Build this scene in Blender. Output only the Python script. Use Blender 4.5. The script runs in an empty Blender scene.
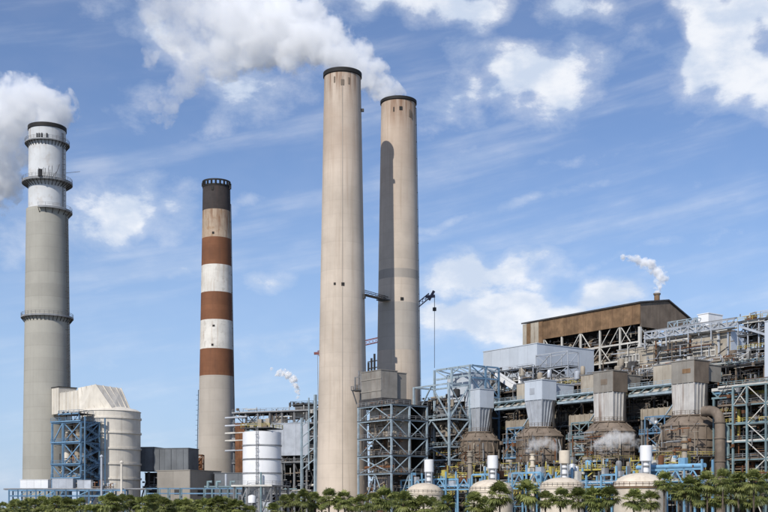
import bpy, bmesh, math, random
from mathutils import Vector, Matrix, Quaternion
random.seed(11)
R = math.radians
SC = bpy.context.scene

# ------------------------------------------------------------------ camera
F = 1150.0                 # focal length in photo pixels (768 wide)
HZ = 508.0                 # image row of the horizon
EYE = 4.0                  # eye height, metres
cam = bpy.data.cameras.new('camera'); cam_o = bpy.data.objects.new('camera', cam)
SC.collection.objects.link(cam_o); SC.camera = cam_o
cam_o.location = (0, 0, EYE); cam_o.rotation_euler = (R(90), 0, 0)
cam.sensor_width = 36; cam.lens = 36 * F / 768; cam.shift_y = (HZ - 256) / 768
cam.clip_start = .5; cam.clip_end = 20000

# ------------------------------------------------------------------ light
SUN_AZ, SUN_EL = 208.0, 39.0       # compass degrees from +Y, elevation
sun = bpy.data.lights.new('sun', 'SUN'); sun.energy = 4.1; sun.angle = R(.53); sun.color = (1, .95, .87)
sun_o = bpy.data.objects.new('sun', sun); SC.collection.objects.link(sun_o)
sd = Vector((math.sin(R(SUN_AZ)) * math.cos(R(SUN_EL)), math.cos(R(SUN_AZ)) * math.cos(R(SUN_EL)), math.sin(R(SUN_EL))))
sun_o.rotation_euler = (-sd).to_track_quat('-Z', 'Y').to_euler(); sun_o.location = sd * 900

SC.view_settings.view_transform = 'Standard'; SC.view_settings.look = 'None'
SC.view_settings.exposure = 0.0; SC.view_settings.gamma = 1
SC.render.engine = 'CYCLES'
cy = SC.cycles
cy.use_denoising = True
cy.max_bounces = 16; cy.diffuse_bounces = 3; cy.glossy_bounces = 2; cy.transmission_bounces = 2
cy.volume_bounces = 16; cy.transparent_max_bounces = 8
cy.volume_max_steps = 200

# ------------------------------------------------------------------ world: nishita sky with procedural clouds
W = bpy.data.worlds.new('World'); SC.world = W; W.use_nodes = True
nt = W.node_tree; N = nt.nodes; L = nt.links; N.clear()
class NG:
    """little helper for node graphs"""
    def __init__(s, tree): s.t = tree; s.N = tree.nodes; s.L = tree.links
    def put(s, sock, v):
        if isinstance(v, bpy.types.NodeSocket): s.L.new(v, sock)
        else: sock.default_value = v
    def m(s, op, a, b=0.0, c=0.0, clamp=False):
        n = s.N.new('ShaderNodeMath'); n.operation = op; n.use_clamp = clamp
        s.put(n.inputs[0], a); s.put(n.inputs[1], b); s.put(n.inputs[2], c); return n.outputs[0]
    def v(s, op, a, b=(0, 0, 0)):
        n = s.N.new('ShaderNodeVectorMath'); n.operation = op
        s.put(n.inputs[0], a); s.put(n.inputs[1], b); return n.outputs[0]
    def xyz(s, x, y, z):
        n = s.N.new('ShaderNodeCombineXYZ'); s.put(n.inputs[0], x); s.put(n.inputs[1], y); s.put(n.inputs[2], z); return n.outputs[0]
    def sep(s, v):
        n = s.N.new('ShaderNodeSeparateXYZ'); s.L.new(v, n.inputs[0]); return n.outputs
    def noise(s, vec, scale, detail=4, rough=.5, dist=0.0):
        n = s.N.new('ShaderNodeTexNoise'); s.L.new(vec, n.inputs['Vector'])
        n.inputs['Scale'].default_value = scale; n.inputs['Detail'].default_value = detail
        n.inputs['Roughness'].default_value = rough; n.inputs['Distortion'].default_value = dist; return n.outputs['Fac']
    def ramp(s, x, lo, hi, a=0.0, b=1.0, smooth=True):
        n = s.N.new('ShaderNodeMapRange'); n.interpolation_type = 'SMOOTHSTEP' if smooth else 'LINEAR'
        s.put(n.inputs['Value'], x); s.put(n.inputs['From Min'], lo); s.put(n.inputs['From Max'], hi)
        s.put(n.inputs['To Min'], a); s.put(n.inputs['To Max'], b); return n.outputs[0]
    def mix(s, f, a, b, kind='MIX'):
        n = s.N.new('ShaderNodeMix'); n.data_type = 'RGBA'; n.blend_type = kind
        s.put(n.inputs[0], f); s.put(n.inputs[6], a); s.put(n.inputs[7], b); return n.outputs[2]

g = NG(nt)
sky = N.new('ShaderNodeTexSky'); sky.sky_type = 'NISHITA'; sky.sun_disc = False
sky.sun_elevation = R(SUN_EL); sky.sun_rotation = R(SUN_AZ)
sky.altitude = 0; sky.air_density = 1.0; sky.dust_density = .5; sky.ozone_density = 3.5
tc = N.new('ShaderNodeTexCoord'); d = g.v('NORMALIZE', tc.outputs['Generated'])
dx, dy, dz = g.sep(d)
az = g.m('MULTIPLY', g.m('ARCTAN2', dx, dy), 180 / math.pi)
el = g.m('MULTIPLY', g.m('ARCSINE', dz), 180 / math.pi)
sph = g.xyz(az, el, 0.0)
warp = N.new('ShaderNodeTexNoise'); warp.inputs['Scale'].default_value = 9; warp.inputs['Detail'].default_value = 3
L.new(d, warp.inputs['Vector'])
wv = g.v('SCALE', g.v('SUBTRACT', warp.outputs['Color'], (.5, .5, .5))); wv.node.inputs['Scale'].default_value = 4.5
sphw = g.v('ADD', sph, wv)
def azel(x, y):
    return math.degrees(math.atan((x - 384) / F)), math.degrees(math.atan((HZ - y) / math.hypot(F, x - 384)))
# clouds seen in the picture: centre px, half sizes px, tilt, weight
CL = [(522, 80, 80, 38, 0, .95), (590, 70, 40, 22, 0, .5), (470, 150, 55, 14, -15, .38), (745, 45, 95, 55, 10, 1.1), (700, 8, 90, 30, 0, .8),
      (470, 0, 170, 26, 0, .95), (610, 2, 90, 18, 0, .6), (490, 275, 66, 26, -5, 1.0), (520, 316, 86, 28, -8, 1.1), (585, 300, 45, 22, -10, .95), (630, 312, 40, 16, 0, .7),
      (455, 325, 50, 24, 0, .75), (115, 222, 62, 36, 0, .85), (70, 215, 60, 45, 0, .6), (280, 276, 26, 13, 0, .6), (640, 245, 150, 6, -12, .3),
      (500, 205, 130, 7, -9, .42), (660, 135, 170, 7, -10, .32), (160, 285, 110, 7, -14, .42), (270, 215, 80, 7, -14, .34), (95, 358, 55, 9, 0, .4),
      (560, 225, 26, 9, -15, .4), (712, 238, 28, 13, 0, .5), (225, 95, 95, 34, -20, .62), (165, 112, 30, 22, 0, .6), (20, 250, 40, 50, 0, .5),
      (300, 350, 60, 12, 0, .3), (730, 190, 60, 8, -10, .3), (200, 28, 70, 44, -10, .75), (120, 6, 40, 14, 0, .45)]
cover = None
for (cx, cyy, rx, ry, tilt, wt) in CL:
    a0, e0 = azel(cx, cyy); k = math.degrees(1 / F) * .93
    n = N.new('ShaderNodeMapping'); n.vector_type = 'TEXTURE'
    n.inputs['Location'].default_value = (a0, e0, 0); n.inputs['Rotation'].default_value = (0, 0, R(-tilt))
    n.inputs['Scale'].default_value = (rx * k * 1.98, ry * k * 1.98, 1); L.new(sphw, n.inputs['Vector'])
    ln = N.new('ShaderNodeVectorMath'); ln.operation = 'LENGTH'; L.new(n.outputs[0], ln.inputs[0])
    b = g.ramp(ln.outputs['Value'], 1.0, 0.0, 0.0, wt)
    cover = b if cover is None else g.m('MAXIMUM', cover, b)
# the rest of the sky carries the same sort of cloud
plan = g.xyz(g.m('DIVIDE', dx, g.m('ADD', g.m('ABSOLUTE', dz), .12)), g.m('DIVIDE', dy, g.m('ADD', g.m('ABSOLUTE', dz), .12)), 0.0)
rest = g.ramp(g.noise(g.v('ADD', plan, (3.1, 7.7, 0)), .9, 3), .55, .8, 0, .75)
away = g.ramp(g.v('DOT_PRODUCT', d, (0, 1, 0)).node.outputs['Value'], .93, .86)
cover = g.m('MAXIMUM', cover, g.m('MULTIPLY', rest, away))
rot = N.new('ShaderNodeMapping'); rot.inputs['Rotation'].default_value = (0, 0, R(-11)); L.new(sph, rot.inputs['Vector'])
strv = g.v('MULTIPLY', rot.outputs[0], (.05, .42, 1))
n_big = g.noise(g.v('MULTIPLY', sph, (.12, .2, 1)), 2.2, 12, .66, .15)
n_str = g.noise(strv, 1.2, 8, .58, .08)
dens = g.m('ADD', cover, g.m('MULTIPLY', g.m('SUBTRACT', n_big, .5), 1.25))
dens = g.m('MAXIMUM', g.ramp(dens, .30, .68), g.m('MULTIPLY', g.ramp(dens, .0, .75), .6))
thin = g.m('MULTIPLY', g.ramp(n_str, .45, .78), .36)
haze = g.ramp(el, 19, 0, 0.0, .42)
dens = g.m('MAXIMUM', dens, g.m('ADD', thin, .06), clamp=True)
shade = g.ramp(g.noise(g.v('MULTIPLY', g.v('ADD', sph, (0, .6, 0)), (.12, .2, 1)), 3.1, 6, .55), .35, .68)
ccol = g.mix(shade, (6.6, 7.5, 9.0, 1), (9.8, 10.0, 10.4, 1))
skyc = g.mix(1.0, sky.outputs[0], (1.0, 1.08, 1.27, 1), 'MULTIPLY')
skyh = g.mix(g.m('MULTIPLY', haze, 1.6, clamp=True), skyc, (4.4, 6.1, 8.9, 1))
bgc = g.mix(g.m('MULTIPLY', dens, .92), skyh, ccol)
bg = N.new('ShaderNodeBackground'); bg.inputs['Strength'].default_value = .098; L.new(bgc, bg.inputs[0])
wo = N.new('ShaderNodeOutputWorld'); L.new(bg.outputs[0], wo.inputs[0])

# ------------------------------------------------------------------ layout helpers
def at(x, y, Y):                       # photo pixel at depth Y -> world
    return Vector(((x - 384) / F * Y, Y, EYE + (HZ - y) / F * Y))
def ZY(y, Y): return EYE + (HZ - y) / F * Y
# plant frame: s runs along the row of units towards the viewer's right, t goes back from it
O = Vector((31.4, 380.0, 0)); VS = Vector((.605, -.796, 0)).normalized(); VT = Vector((.796, .605, 0)).normalized(); UP = Vector((0, 0, 1))
def P(s, t, z=0.0): return O + VS * s + VT * t + UP * z
def S(px, t):                          # s at which the plane t is met by image column px
    k = (px - 384) / F; b = O + VT * t
    return (k * b.y - b.x) / (VS.x - k * VS.y)
def T(px, s):
    k = (px - 384) / F; b = O + VS * s
    return (k * b.y - b.x) / (VT.x - k * VT.y)
def ZP(y, s, t): return ZY(y, P(s, t).y)

# ------------------------------------------------------------------ materials
MATS = {}
def mat(name, col, rough=.7, var=.25, scale=.25, streak=0.0, streak_col=(.07, .045, .03), stretch=.12, spot=0.0, spot_col=(.16, .07, .03),
        rings=0.0, ring_h=3.0, metal=0.0, rnd=.12, bump=0.0, top=None, stain=None):
    """weathered surface in world metres: tone noise, vertical streaks, blotches, pour rings, per-piece tone"""
    m = bpy.data.materials.new(name); m.use_nodes = True; t = m.node_tree; h = NG(t)
    bs = t.nodes['Principled BSDF']; geo = t.nodes.new('ShaderNodeNewGeometry'); pos = geo.outputs['Position']
    x, y, z = h.sep(pos)
    n1 = h.noise(pos, scale, 5, .6)
    c = h.mix(h.ramp(n1, .3, .7, 0, 1), tuple(v * (1 - var) for v in col) + (1,), tuple(min(.95, v * (1 + var * .45)) for v in col) + (1,))
    if rings:
        rz = h.m('FRACT', h.m('DIVIDE', z, ring_h))
        lift = t.nodes.new('ShaderNodeTexWhiteNoise'); lift.noise_dimensions = '1D'
        h.L.new(h.m('FLOOR', h.m('DIVIDE', z, ring_h)), lift.inputs['W'])
        tone = h.m('ADD', h.m('MULTIPLY', h.m('SUBTRACT', lift.outputs['Value'], .5), rings), h.m('MULTIPLY', h.ramp(rz, .1, 0.0), -rings * .9))
        c = h.mix(1.0, c, h.xyz(*[h.m('ADD', 1.0, tone)] * 3), 'MULTIPLY')
    if streak:
        sv = h.v('MULTIPLY', pos, (1, 1, stretch)); ns = h.noise(sv, .9, 5, .65)
        f = h.ramp(ns, .48, .74, 0, streak)
        if top is not None:
            f = h.m('MULTIPLY', f, h.ramp(z, top[0], top[1], .12, 1.0))
        c = h.mix(f, c, streak_col + (1,))
    if stain:                      # soot and rust runs below the rim: (z none, z full, colour)
        nr = h.noise(h.v('MULTIPLY', pos, (1, 1, .045)), .75, 5, .65); nl = h.noise(pos, .06, 3)
        f = h.m('MULTIPLY', h.ramp(z, stain[0], stain[1]), h.ramp(nr, .40, .66, .12, .95)); c = h.mix(f, c, stain[2] + (1,))
        f = h.m('MULTIPLY', h.ramp(z, stain[0] - 45, stain[1]), h.ramp(nl, .3, .7, .1, .38)); c = h.mix(f, c, tuple(v * 1.9 for v in stain[2]) + (1,))
    if spot:
        nb = h.noise(pos, scale * 2.3, 6, .7); c = h.mix(h.ramp(nb, .52, .66, 0, spot), c, spot_col + (1,))
    if rnd:
        oi = t.nodes.new('ShaderNodeObjectInfo')
        k = h.ramp(oi.outputs['Random'], 0, 1, 1 - rnd, 1 + rnd, smooth=False); c = h.mix(1.0, c, h.xyz(k, k, k), 'MULTIPLY')
    h.L.new(c, bs.inputs['Base Color'])
    bs.inputs['Roughness'].default_value = rough; bs.inputs['Metallic'].default_value = metal
    bs.inputs['Specular IOR Level'].default_value = .3
    if bump:
        b = t.nodes.new('ShaderNodeBump'); b.inputs['Strength'].default_value = bump; b.inputs['Distance'].default_value = .1
        h.L.new(h.noise(pos, 1.2, 5, .6), b.inputs['Height']); h.L.new(b.outputs[0], bs.inputs['Normal'])
    MATS[name] = m; return m
M = MATS
mat('concrete_warm', (.55, .468, .382), .9, .17, .07, .5, (.36, .28, .21), .025, rings=.06, ring_h=4.6, rnd=0, stain=(134, 150, (.17, .095, .055)))
mat('concrete_warm_top', (.51, .41, .305), .9, .2, .09, .95, (.22, .115, .065), .04, rings=.07, ring_h=4.6, rnd=0, top=(128, 149))
mat('concrete_grey', (.36, .345, .30), .9, .12, .06, .28, (.25, .24, .21), .04, rings=.1, ring_h=4.6, rnd=0)
mat('concrete_band', (.37, .33, .285), .9, .12, .06, .2, (.2, .18, .16), .04, rnd=0)
mat('concrete_pale', (.43, .385, .33), .9, .12, .06, .25, (.3, .26, .22), .04, rings=.08, ring_h=4.6, rnd=0)
mat('concrete_slab', (.36, .34, .31), .9, .2, .3)
mat('liner_white', (.57, .58, .58), .65, .12, .12, .85, (.27, .19, .14), .05, spot=.3, spot_col=(.35, .27, .2), rnd=0, top=(136, 149))
mat('paint_brown', (.20, .085, .042), .8, .22, .12, .4, (.10, .05, .03), .06, rings=.12, ring_h=2.2, rnd=0)
mat('paint_white_old', (.68, .65, .59), .8, .16, .16, .5, (.38, .27, .18), .08, spot=.55, spot_col=(.4, .36, .31), rings=.06, ring_h=2.2, rnd=0)
mat('paint_white_rust', (.50, .42, .32), .8, .25, .16, .95, (.17, .085, .045), .10, spot=.7, spot_col=(.30, .19, .11), rnd=0, stain=(111, 122, (.15, .075, .04)))
mat('soot', (.050, .042, .040), .85, .3, .15, .4, (.09, .055, .045), .1, rings=.1, ring_h=2.2, rnd=0)
mat('rim_black', (.022, .02, .018), .7, .2, rnd=0)
mat('cream', (.66, .61, .525), .6, .16, .14, .5, (.38, .33, .26), .08, rnd=.05)
mat('dome_cream', (.64, .56, .45), .6, .16, .25, .55, (.42, .33, .24), .15, rnd=.05)
mat('white_paint', (.76, .76, .76), .5, .07, .2, .14, (.5, .48, .44), .1, rnd=.03)
mat('steel_blue', (.13, .235, .35), .5, .2, .6, .25, (.12, .12, .12), .3, rnd=.15)
mat('steel_bright_blue', (.19, .37, .53), .5, .15, .6, .2, (.15, .17, .18), .3, rnd=.15)
mat('steel_pale', (.33, .41, .46), .5, .25, .6, .45, (.2, .16, .13), .3, rnd=.12)
mat('steel_teal', (.19, .27, .29), .55, .2, .6, .3, (.15, .1, .07), .3, rnd=.2)
mat('steel_dark', (.055, .053, .052), .6, .3, .6, .3, (.09, .05, .03), .3, rnd=.3)
mat('steel_grey', (.25, .255, .26), .55, .25, .5, .35, (.14, .09, .06), .3, rnd=.25)
mat('steel_white', (.58, .56, .51), .6, .15, .5, .3, (.3, .2, .13), .3, rnd=.1)
mat('galvanised', (.48, .505, .54), .42, .14, .4, .25, (.3, .29, .28), .15, metal=.25, rnd=.12)
mat('clad_white', (.50, .545, .60), .5, .07, .2, .15, (.36, .38, .41), .08, rnd=.045)
mat('clad_grey', (.265, .245, .215), .65, .2, .25, .4, (.15, .105, .075), .12, rnd=.08)
mat('clad_slate', (.135, .145, .155), .6, .2, .2, .3, (.09, .09, .095), .12, rnd=.1)
mat('clad_taupe', (.275, .25, .215), .7, .12, .15, .25, (.19, .17, .15), .1, rnd=.05)
mat('clad_beige', (.42, .375, .305), .65, .18, .25, .45, (.21, .135, .085), .12, rnd=.09)
mat('clad_rust', (.215, .132, .072), .8, .35, .35, .6, (.10, .055, .032), .08, rnd=.16)
mat('clad_brown', (.185, .145, .11), .75, .25, .3, .4, (.085, .06, .045), .1, rnd=.12)
mat('vessel_brown', (.195, .155, .12), .75, .3, .35, .5, (.07, .045, .032), .15, spot=.4, spot_col=(.235, .17, .12), rnd=.06)
mat('funnel_stained', (.54, .52, .49), .6, .15, .3, .85, (.17, .10, .065), .06, rnd=.05)
mat('duct_beige', (.33, .285, .225), .7, .2, .3, .4, (.15, .1, .07), .12, rnd=.12)
mat('rail_yellow', (.50, .42, .11), .6, .25, .6, .3, (.2, .13, .06), .3, rnd=.15)
mat('rust', (.17, .075, .035), .85, .35, .5, rnd=.25)
mat('crane_red', (.24, .085, .08), .5, .2, rnd=.1)
mat('crane_purple', (.10, .085, .125), .5, .2, rnd=.1)
mat('deck_grate', (.085, .088, .09), .7, .3, .5, rnd=.2)
mat('interior_dark', (.035, .034, .034), .85, .3, .3, rnd=.2)  # near-black: shade of the open bays put into the colour; also panel cores
mat('glass_dark', (.03, .035, .045), .15, .1, rnd=.2)
mat('trunk', (.135, .105, .08), .9, .35, 3.0, rnd=.15)
mat('soil', (.13, .115, .08), .95, .3, .2, rnd=0)
mat('asphalt', (.055, .055, .055), .9, .2, .4, rnd=0)

def leaf_mat(name, a, b):
    m = bpy.data.materials.new(name); m.use_nodes = True; t = m.node_tree; h = NG(t)
    bs = t.nodes['Principled BSDF']; geo = t.nodes.new('ShaderNodeNewGeometry')
    rv = h.noise(geo.outputs['Position'], 1.4, 3); oi = t.nodes.new('ShaderNodeObjectInfo')
    isl = h.m('ADD', h.m('MULTIPLY', geo.outputs['Random Per Island'], .6), h.m('MULTIPLY', rv, .5))
    c = h.mix(h.ramp(isl, .2, .95), a + (1,), b + (1,))
    k = h.ramp(oi.outputs['Random'], 0, 1, .72, 1.25, smooth=False); c = h.mix(1.0, c, h.xyz(k, k, h.m('MULTIPLY', k, .9)), 'MULTIPLY')
    h.L.new(c, bs.inputs['Base Color']); bs.inputs['Roughness'].default_value = .5
    bs.inputs['Transmission Weight'].default_value = 0
    tr = t.nodes.new('ShaderNodeBsdfTranslucent'); h.L.new(c, tr.inputs['Color'])
    mx = t.nodes.new('ShaderNodeMixShader'); mx.inputs[0].default_value = .4
    out = t.nodes['Material Output']; h.L.new(bs.outputs[0], mx.inputs[1]); h.L.new(tr.outputs[0], mx.inputs[2]); h.L.new(mx.outputs[0], out.inputs['Surface'])
    MATS[name] = m
leaf_mat('palm_leaf', (.11, .14, .04), (.35, .37, .13))
leaf_mat('palm_dead', (.10, .07, .035), (.20, .15, .08))
leaf_mat('shrub_leaf', (.06, .08, .024), (.19, .2, .07))

# ------------------------------------------------------------------ mesh helpers
COL = SC.collection
def tag(o, label=None, cat=None, group=None, kind=None):
    for k, v in (('label', label), ('category', cat), ('group', group), ('kind', kind)):
        if v: o[k] = v
    return o
def thing(name, label, cat, loc=(0, 0, 0), group=None):
    o = bpy.data.objects.new(name, None); COL.objects.link(o); o.location = loc; o.empty_display_size = 1
    return tag(o, label, cat, group)
def base_of(parent):
    b = Vector((0, 0, 0))
    while parent is not None: b += parent.location; parent = parent.parent
    return b
FINE = {'handrail', 'bracket', 'cage', 'ladder', 'stair_flight', 'gallery_rigging', 'davit', 'lattice', 'fittings'}   # pieces far below a pixel or two, kept joined
class MB:
    def __init__(s): s.v = []; s.f = []; s.sm = []
    def add(s, vs, fs, smooth=False):
        o = len(s.v); s.v += [Vector(p) for p in vs]; s.f += [tuple(i + o for i in f) for f in fs]; s.sm += [smooth] * len(fs); return s
    def hexa(s, b):                                        # eight corners: bottom four ccw, top four
        return s.add(b, [(3, 2, 1, 0), (4, 5, 6, 7), (0, 1, 5, 4), (1, 2, 6, 5), (2, 3, 7, 6), (3, 0, 4, 7)])
    def box(s, s0, s1, t0, t1, z0, z1, fr=None):           # box in the plant frame
        q = fr or P
        return s.hexa([q(s0, t0, z0), q(s1, t0, z0), q(s1, t1, z0), q(s0, t1, z0), q(s0, t0, z1), q(s1, t0, z1), q(s1, t1, z1), q(s0, t1, z1)])
    def beam(s, a, b, w, h=None):
        a, b = Vector(a), Vector(b); h = h or w; d = (b - a).normalized()
        up = Vector((0, 0, 1)) if abs(d.z) < .95 else Vector((VT.x, VT.y, 0))
        x = d.cross(up).normalized() * (w / 2); y = x.cross(d).normalized() * (h / 2)
        return s.hexa([a - x - y, a + x - y, a + x + y, a - x + y, b - x - y, b + x - y, b + x + y, b - x + y])
    def tube(s, pts, r, n=10, cap=True):
        pts = [Vector(p) for p in pts]; rs = r if isinstance(r, (list, tuple)) else [r] * len(pts)
        vs = []; prev = None
        for i, p in enumerate(pts):
            d = (pts[min(i + 1, len(pts) - 1)] - pts[max(i - 1, 0)]).normalized()
            if prev is None:
                x = d.orthogonal().normalized()
            else:
                x = (prev - d * prev.dot(d)).normalized()
            prev = x; y = d.cross(x)
            vs += [p + (x * math.cos(a) + y * math.sin(a)) * rs[i] for a in [2 * math.pi * k / n for k in range(n)]]
        fs = []
        for i in range(len(pts) - 1):
            for k in range(n):
                fs.append((i * n + k, i * n + (k + 1) % n, (i + 1) * n + (k + 1) % n, (i + 1) * n + k))
        s.add(vs, fs, True)
        if cap:
            o = len(s.v) - len(vs)
            s.f.append(tuple(o + k for k in reversed(range(n)))); s.sm.append(False)
            s.f.append(tuple(o + (len(pts) - 1) * n + k for k in range(n))); s.sm.append(False)
        return s
    def lathe(s, c, prof, n=48, a0=0.0, a1=2 * math.pi, close=False):   # prof: [(r,z)...]
        full = abs(a1 - a0 - 2 * math.pi) < 1e-6; m = n if full else n + 1; vs = []
        for (r, z) in prof:
            vs += [(c[0] + r * math.cos(a0 + (a1 - a0) * k / n), c[1] + r * math.sin(a0 + (a1 - a0) * k / n), z) for k in range(m)]
        fs = []; q = len(prof)
        for i in range(q if close else q - 1):
            j = (i + 1) % q
            for k in range(n):
                k2 = (k + 1) % m
                fs.append((i * m + k, i * m + k2, j * m + k2, j * m + k))
        if not full and close:
            fs.append(tuple(i * m for i in range(q))); fs.append(tuple(i * m + n for i in reversed(range(q))))
        return s.add(vs, fs, True)
    def rail(s, pts, h=1.1, r=.07, step=2.4, kick=False):
        pts = [Vector(p) for p in pts]
        for a, b in zip(pts[:-1], pts[1:]):
            ln = (b - a).length; k = max(1, round(ln / step))
            for i in range(k + 1):
                p = a.lerp(b, i / k); s.beam(p, p + UP * h, r)
            for hh in (h, h * .55): s.beam(a + UP * hh, b + UP * hh, r)
        return s
    def build(s, name, m, parent=None, sharp=True):
        b = base_of(parent)
        me = bpy.data.meshes.new(name); me.from_pydata([v - b for v in s.v], [], s.f)
        me.polygons.foreach_set('use_smooth', s.sm); me.validate(); me.update()
        if sharp and any(s.sm):
            try: me.set_sharp_from_angle(angle=R(35))
            except Exception: pass
        me.materials.append(M[m] if isinstance(m, str) else m)
        o = bpy.data.objects.new(name, me); COL.objects.link(o); o.parent = parent
        if name in FINE: o['kind'] = 'stuff'
        return o
_unit = {}
def unit(m):
    if m not in _unit:
        me = bpy.data.meshes.new('bar_' + m)
        me.from_pydata([(x, y, z) for z in (0, 1) for x, y in ((-.5, -.5), (.5, -.5), (.5, .5), (-.5, .5))], [],
                       [(3, 2, 1, 0), (4, 5, 6, 7), (0, 1, 5, 4), (1, 2, 6, 5), (2, 3, 7, 6), (3, 0, 4, 7)])
        me.materials.append(M[m]); _unit[m] = me
    return _unit[m]
def bar(name, a, b, w, m, parent, h=None):
    """one steel member: an object of its own sharing a unit bar"""
    a, b = Vector(a), Vector(b); h = h or w; d = b - a; ln = d.length; d.normalize()
    up = Vector((0, 0, 1)) if abs(d.z) < .95 else VT.copy()
    x = d.cross(up).normalized(); y = x.cross(d).normalized()
    o = bpy.data.objects.new(name, unit(m)); COL.objects.link(o); o.parent = parent
    mx = Matrix((x * w, y * h, d * ln)).transposed().to_4x4(); mx.translation = a - base_of(parent)
    o.matrix_local = mx; return o
def blk(name, s0, s1, t0, t1, z0, z1, m, parent, fr=None):
    """one box-shaped piece in a frame, sharing the unit bar mesh"""
    q = fr or P
    return bar3(name, q((s0 + s1) / 2, (t0 + t1) / 2, z0), (q(1, 0) - q(0, 0)) * (s1 - s0), (q(0, 1) - q(0, 0)) * (t1 - t0), UP * (z1 - z0), m, parent)
def bar3(name, loc, ax, ay, azv, m, parent):
    o = bpy.data.objects.new(name, unit(m)); COL.objects.link(o); o.parent = parent
    mx = Matrix((ax, ay, azv)).transposed().to_4x4(); mx.translation = Vector(loc) - base_of(parent); o.matrix_local = mx; return o
def frame_at(origin, deg):
    """an own frame: s along deg (0 = +X), t back"""
    o = Vector(origin); a = R(deg); u = Vector((math.cos(a), math.sin(a), 0)); w = Vector((-math.sin(a), math.cos(a), 0))
    return lambda s, t, z=0.0: o + u * s + w * t + UP * z

TK = 1.0
def tower(parent, ss, ts, zs, m, cw=.5, bw=.35, brw=.25, fr=None, front=None, side=None, bm=None, brm=None, only_front=False):
    """braced steel frame: columns at the grid, beams at each level; front/side name the bracing of each bay ('x','k','v','/','\\\\',' ')"""
    cw, bw, brw = cw * TK, bw * TK, brw * TK; q = fr or P; bm = bm or m; brm = brm or bm; z0, z1 = zs[0], zs[-1]
    tt = ts[:1] if only_front else ts
    for t in tt:
        for s in ss: bar('column', q(s, t, z0), q(s, t, z1), cw, m, parent)
    e = cw / 2
    def brace(pf, a, b, zl, zh, k):
        mid = (a + b) / 2
        if k == 'x': pairs = [((a, zl), (b, zh)), ((b, zl), (a, zh))]
        elif k == 'k': pairs = [((a, zl), (mid, zh)), ((b, zl), (mid, zh))]
        elif k == 'v': pairs = [((a, zh), (mid, zl)), ((b, zh), (mid, zl))]
        elif k == '/': pairs = [((a, zl), (b, zh))]
        elif k == '\\': pairs = [((b, zl), (a, zh))]
        else: pairs = []
        for i, (u, w) in enumerate(pairs):
            bar('brace', pf(u[0], u[1], i), pf(w[0], w[1], i), brw, brm, parent)
    for li in range(len(zs)):
        z = zs[li]
        if li == 0: continue
        for t in tt:
            for a, b in zip(ss[:-1], ss[1:]): bar('beam', q(a + e, t, z - bw / 2), q(b - e, t, z - bw / 2), bw * .7, bm, parent, bw)
        if not only_front:
            for s in (ss[0], ss[-1]) if len(ss) > 2 else ss:
                for a, b in zip(ts[:-1], ts[1:]): bar('beam', q(s, a + e, z - bw / 2), q(s, b - e, z - bw / 2), bw * .7, bm, parent, bw)
    if front:
        for i, (a, b) in enumerate(zip(ss[:-1], ss[1:])):
            for j in range(len(zs) - 1):
                k = front[(i + j * (len(ss) - 1)) % len(front)]
                brace(lambda u, z, n: q(u, ts[0] + .02 + n * brw * 1.02, z), a + e, b - e, zs[j], zs[j + 1] - bw, k)
    if side and not only_front:
        for i, (a, b) in enumerate(zip(ts[:-1], ts[1:])):
            for j in range(len(zs) - 1):
                k = side[(i + j * (len(ts) - 1)) % len(side)]
                brace(lambda u, z, n: q(ss[-1] - .02 - n * brw * 1.02, u, z), a + e, b - e, zs[j], zs[j + 1] - bw, k)
def deck(parent, s0, s1, t0, t1, z, m='deck_grate', rail='steel_grey', fr=None, th=.25, sides='ftrl', r=.07, edge=None):
    q = fr or P
    blk('deck', s0, s1, t0, t1, z, z + th, m, parent, fr)
    if edge: bar('edge_beam', q(s0, t0 - .1, z + th / 2), q(s1, t0 - .1, z + th / 2), .18, edge, parent, .5)
    if rail:
        mb = MB(); zz = z + th
        if 'f' in sides: mb.rail([q(s0, t0 + .08, zz), q(s1, t0 + .08, zz)], r=r)
        if 't' in sides: mb.rail([q(s0, t1 - .08, zz), q(s1, t1 - .08, zz)], r=r)
        if 'r' in sides: mb.rail([q(s1 - .08, t0 + .2, zz), q(s1 - .08, t1 - .2, zz)], r=r)
        if 'l' in sides: mb.rail([q(s0 + .08, t0 + .2, zz), q(s0 + .08, t1 - .2, zz)], r=r)
        mb.build('handrail', rail, parent)
def clad(parent, s0, s1, t0, t1, z0, z1, m, pw=3.2, rows=1, fr=None, front=True, side=True, left=False, core='interior_dark', side_m=None, roof=None, name='panel', back=False):
    """a clad volume: a core, then separate cladding panels with open joints on the faces"""
    g_, th = .05, .14
    blk('core', s0 + th, s1 - th, t0 + th, t1 - th, z0, z1 - .05, core, parent, fr)
    def run(a, b): 
        n = max(1, round((b - a) / pw)); return [(a + (b - a) * i / n, a + (b - a) * (i + 1) / n) for i in range(n)]
    rz = [(z0 + (z1 - z0) * i / rows, z0 + (z1 - z0) * (i + 1) / rows) for i in range(rows)]
    for (za, zb) in rz:
        if front:
            for a, b in run(s0 + th, s1 - th): blk(name, a + g_ / 2, b - g_ / 2, t0, t0 + th - .01, za + g_ / 2, zb - g_ / 2, m, parent, fr)
        if side:
            for a, b in run(t0, t1): blk(name, s1 - th + .01, s1, a + g_ / 2, b - g_ / 2, za + g_ / 2, zb - g_ / 2, side_m or m, parent, fr)
        if left:
            for a, b in run(t0, t1): blk(name, s0, s0 + th - .01, a + g_ / 2, b - g_ / 2, za + g_ / 2, zb - g_ / 2, side_m or m, parent, fr)
        if back:
            for a, b in run(s0 + th, s1 - th): blk(name, a + g_ / 2, b - g_ / 2, t1 - th + .01, t1, za + g_ / 2, zb - g_ / 2, m, parent, fr)
    blk('roof', s0 - .15, s1 + .15, t0 - .15, t1 + .15, z1, z1 + .25, roof or m, parent, fr)
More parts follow.
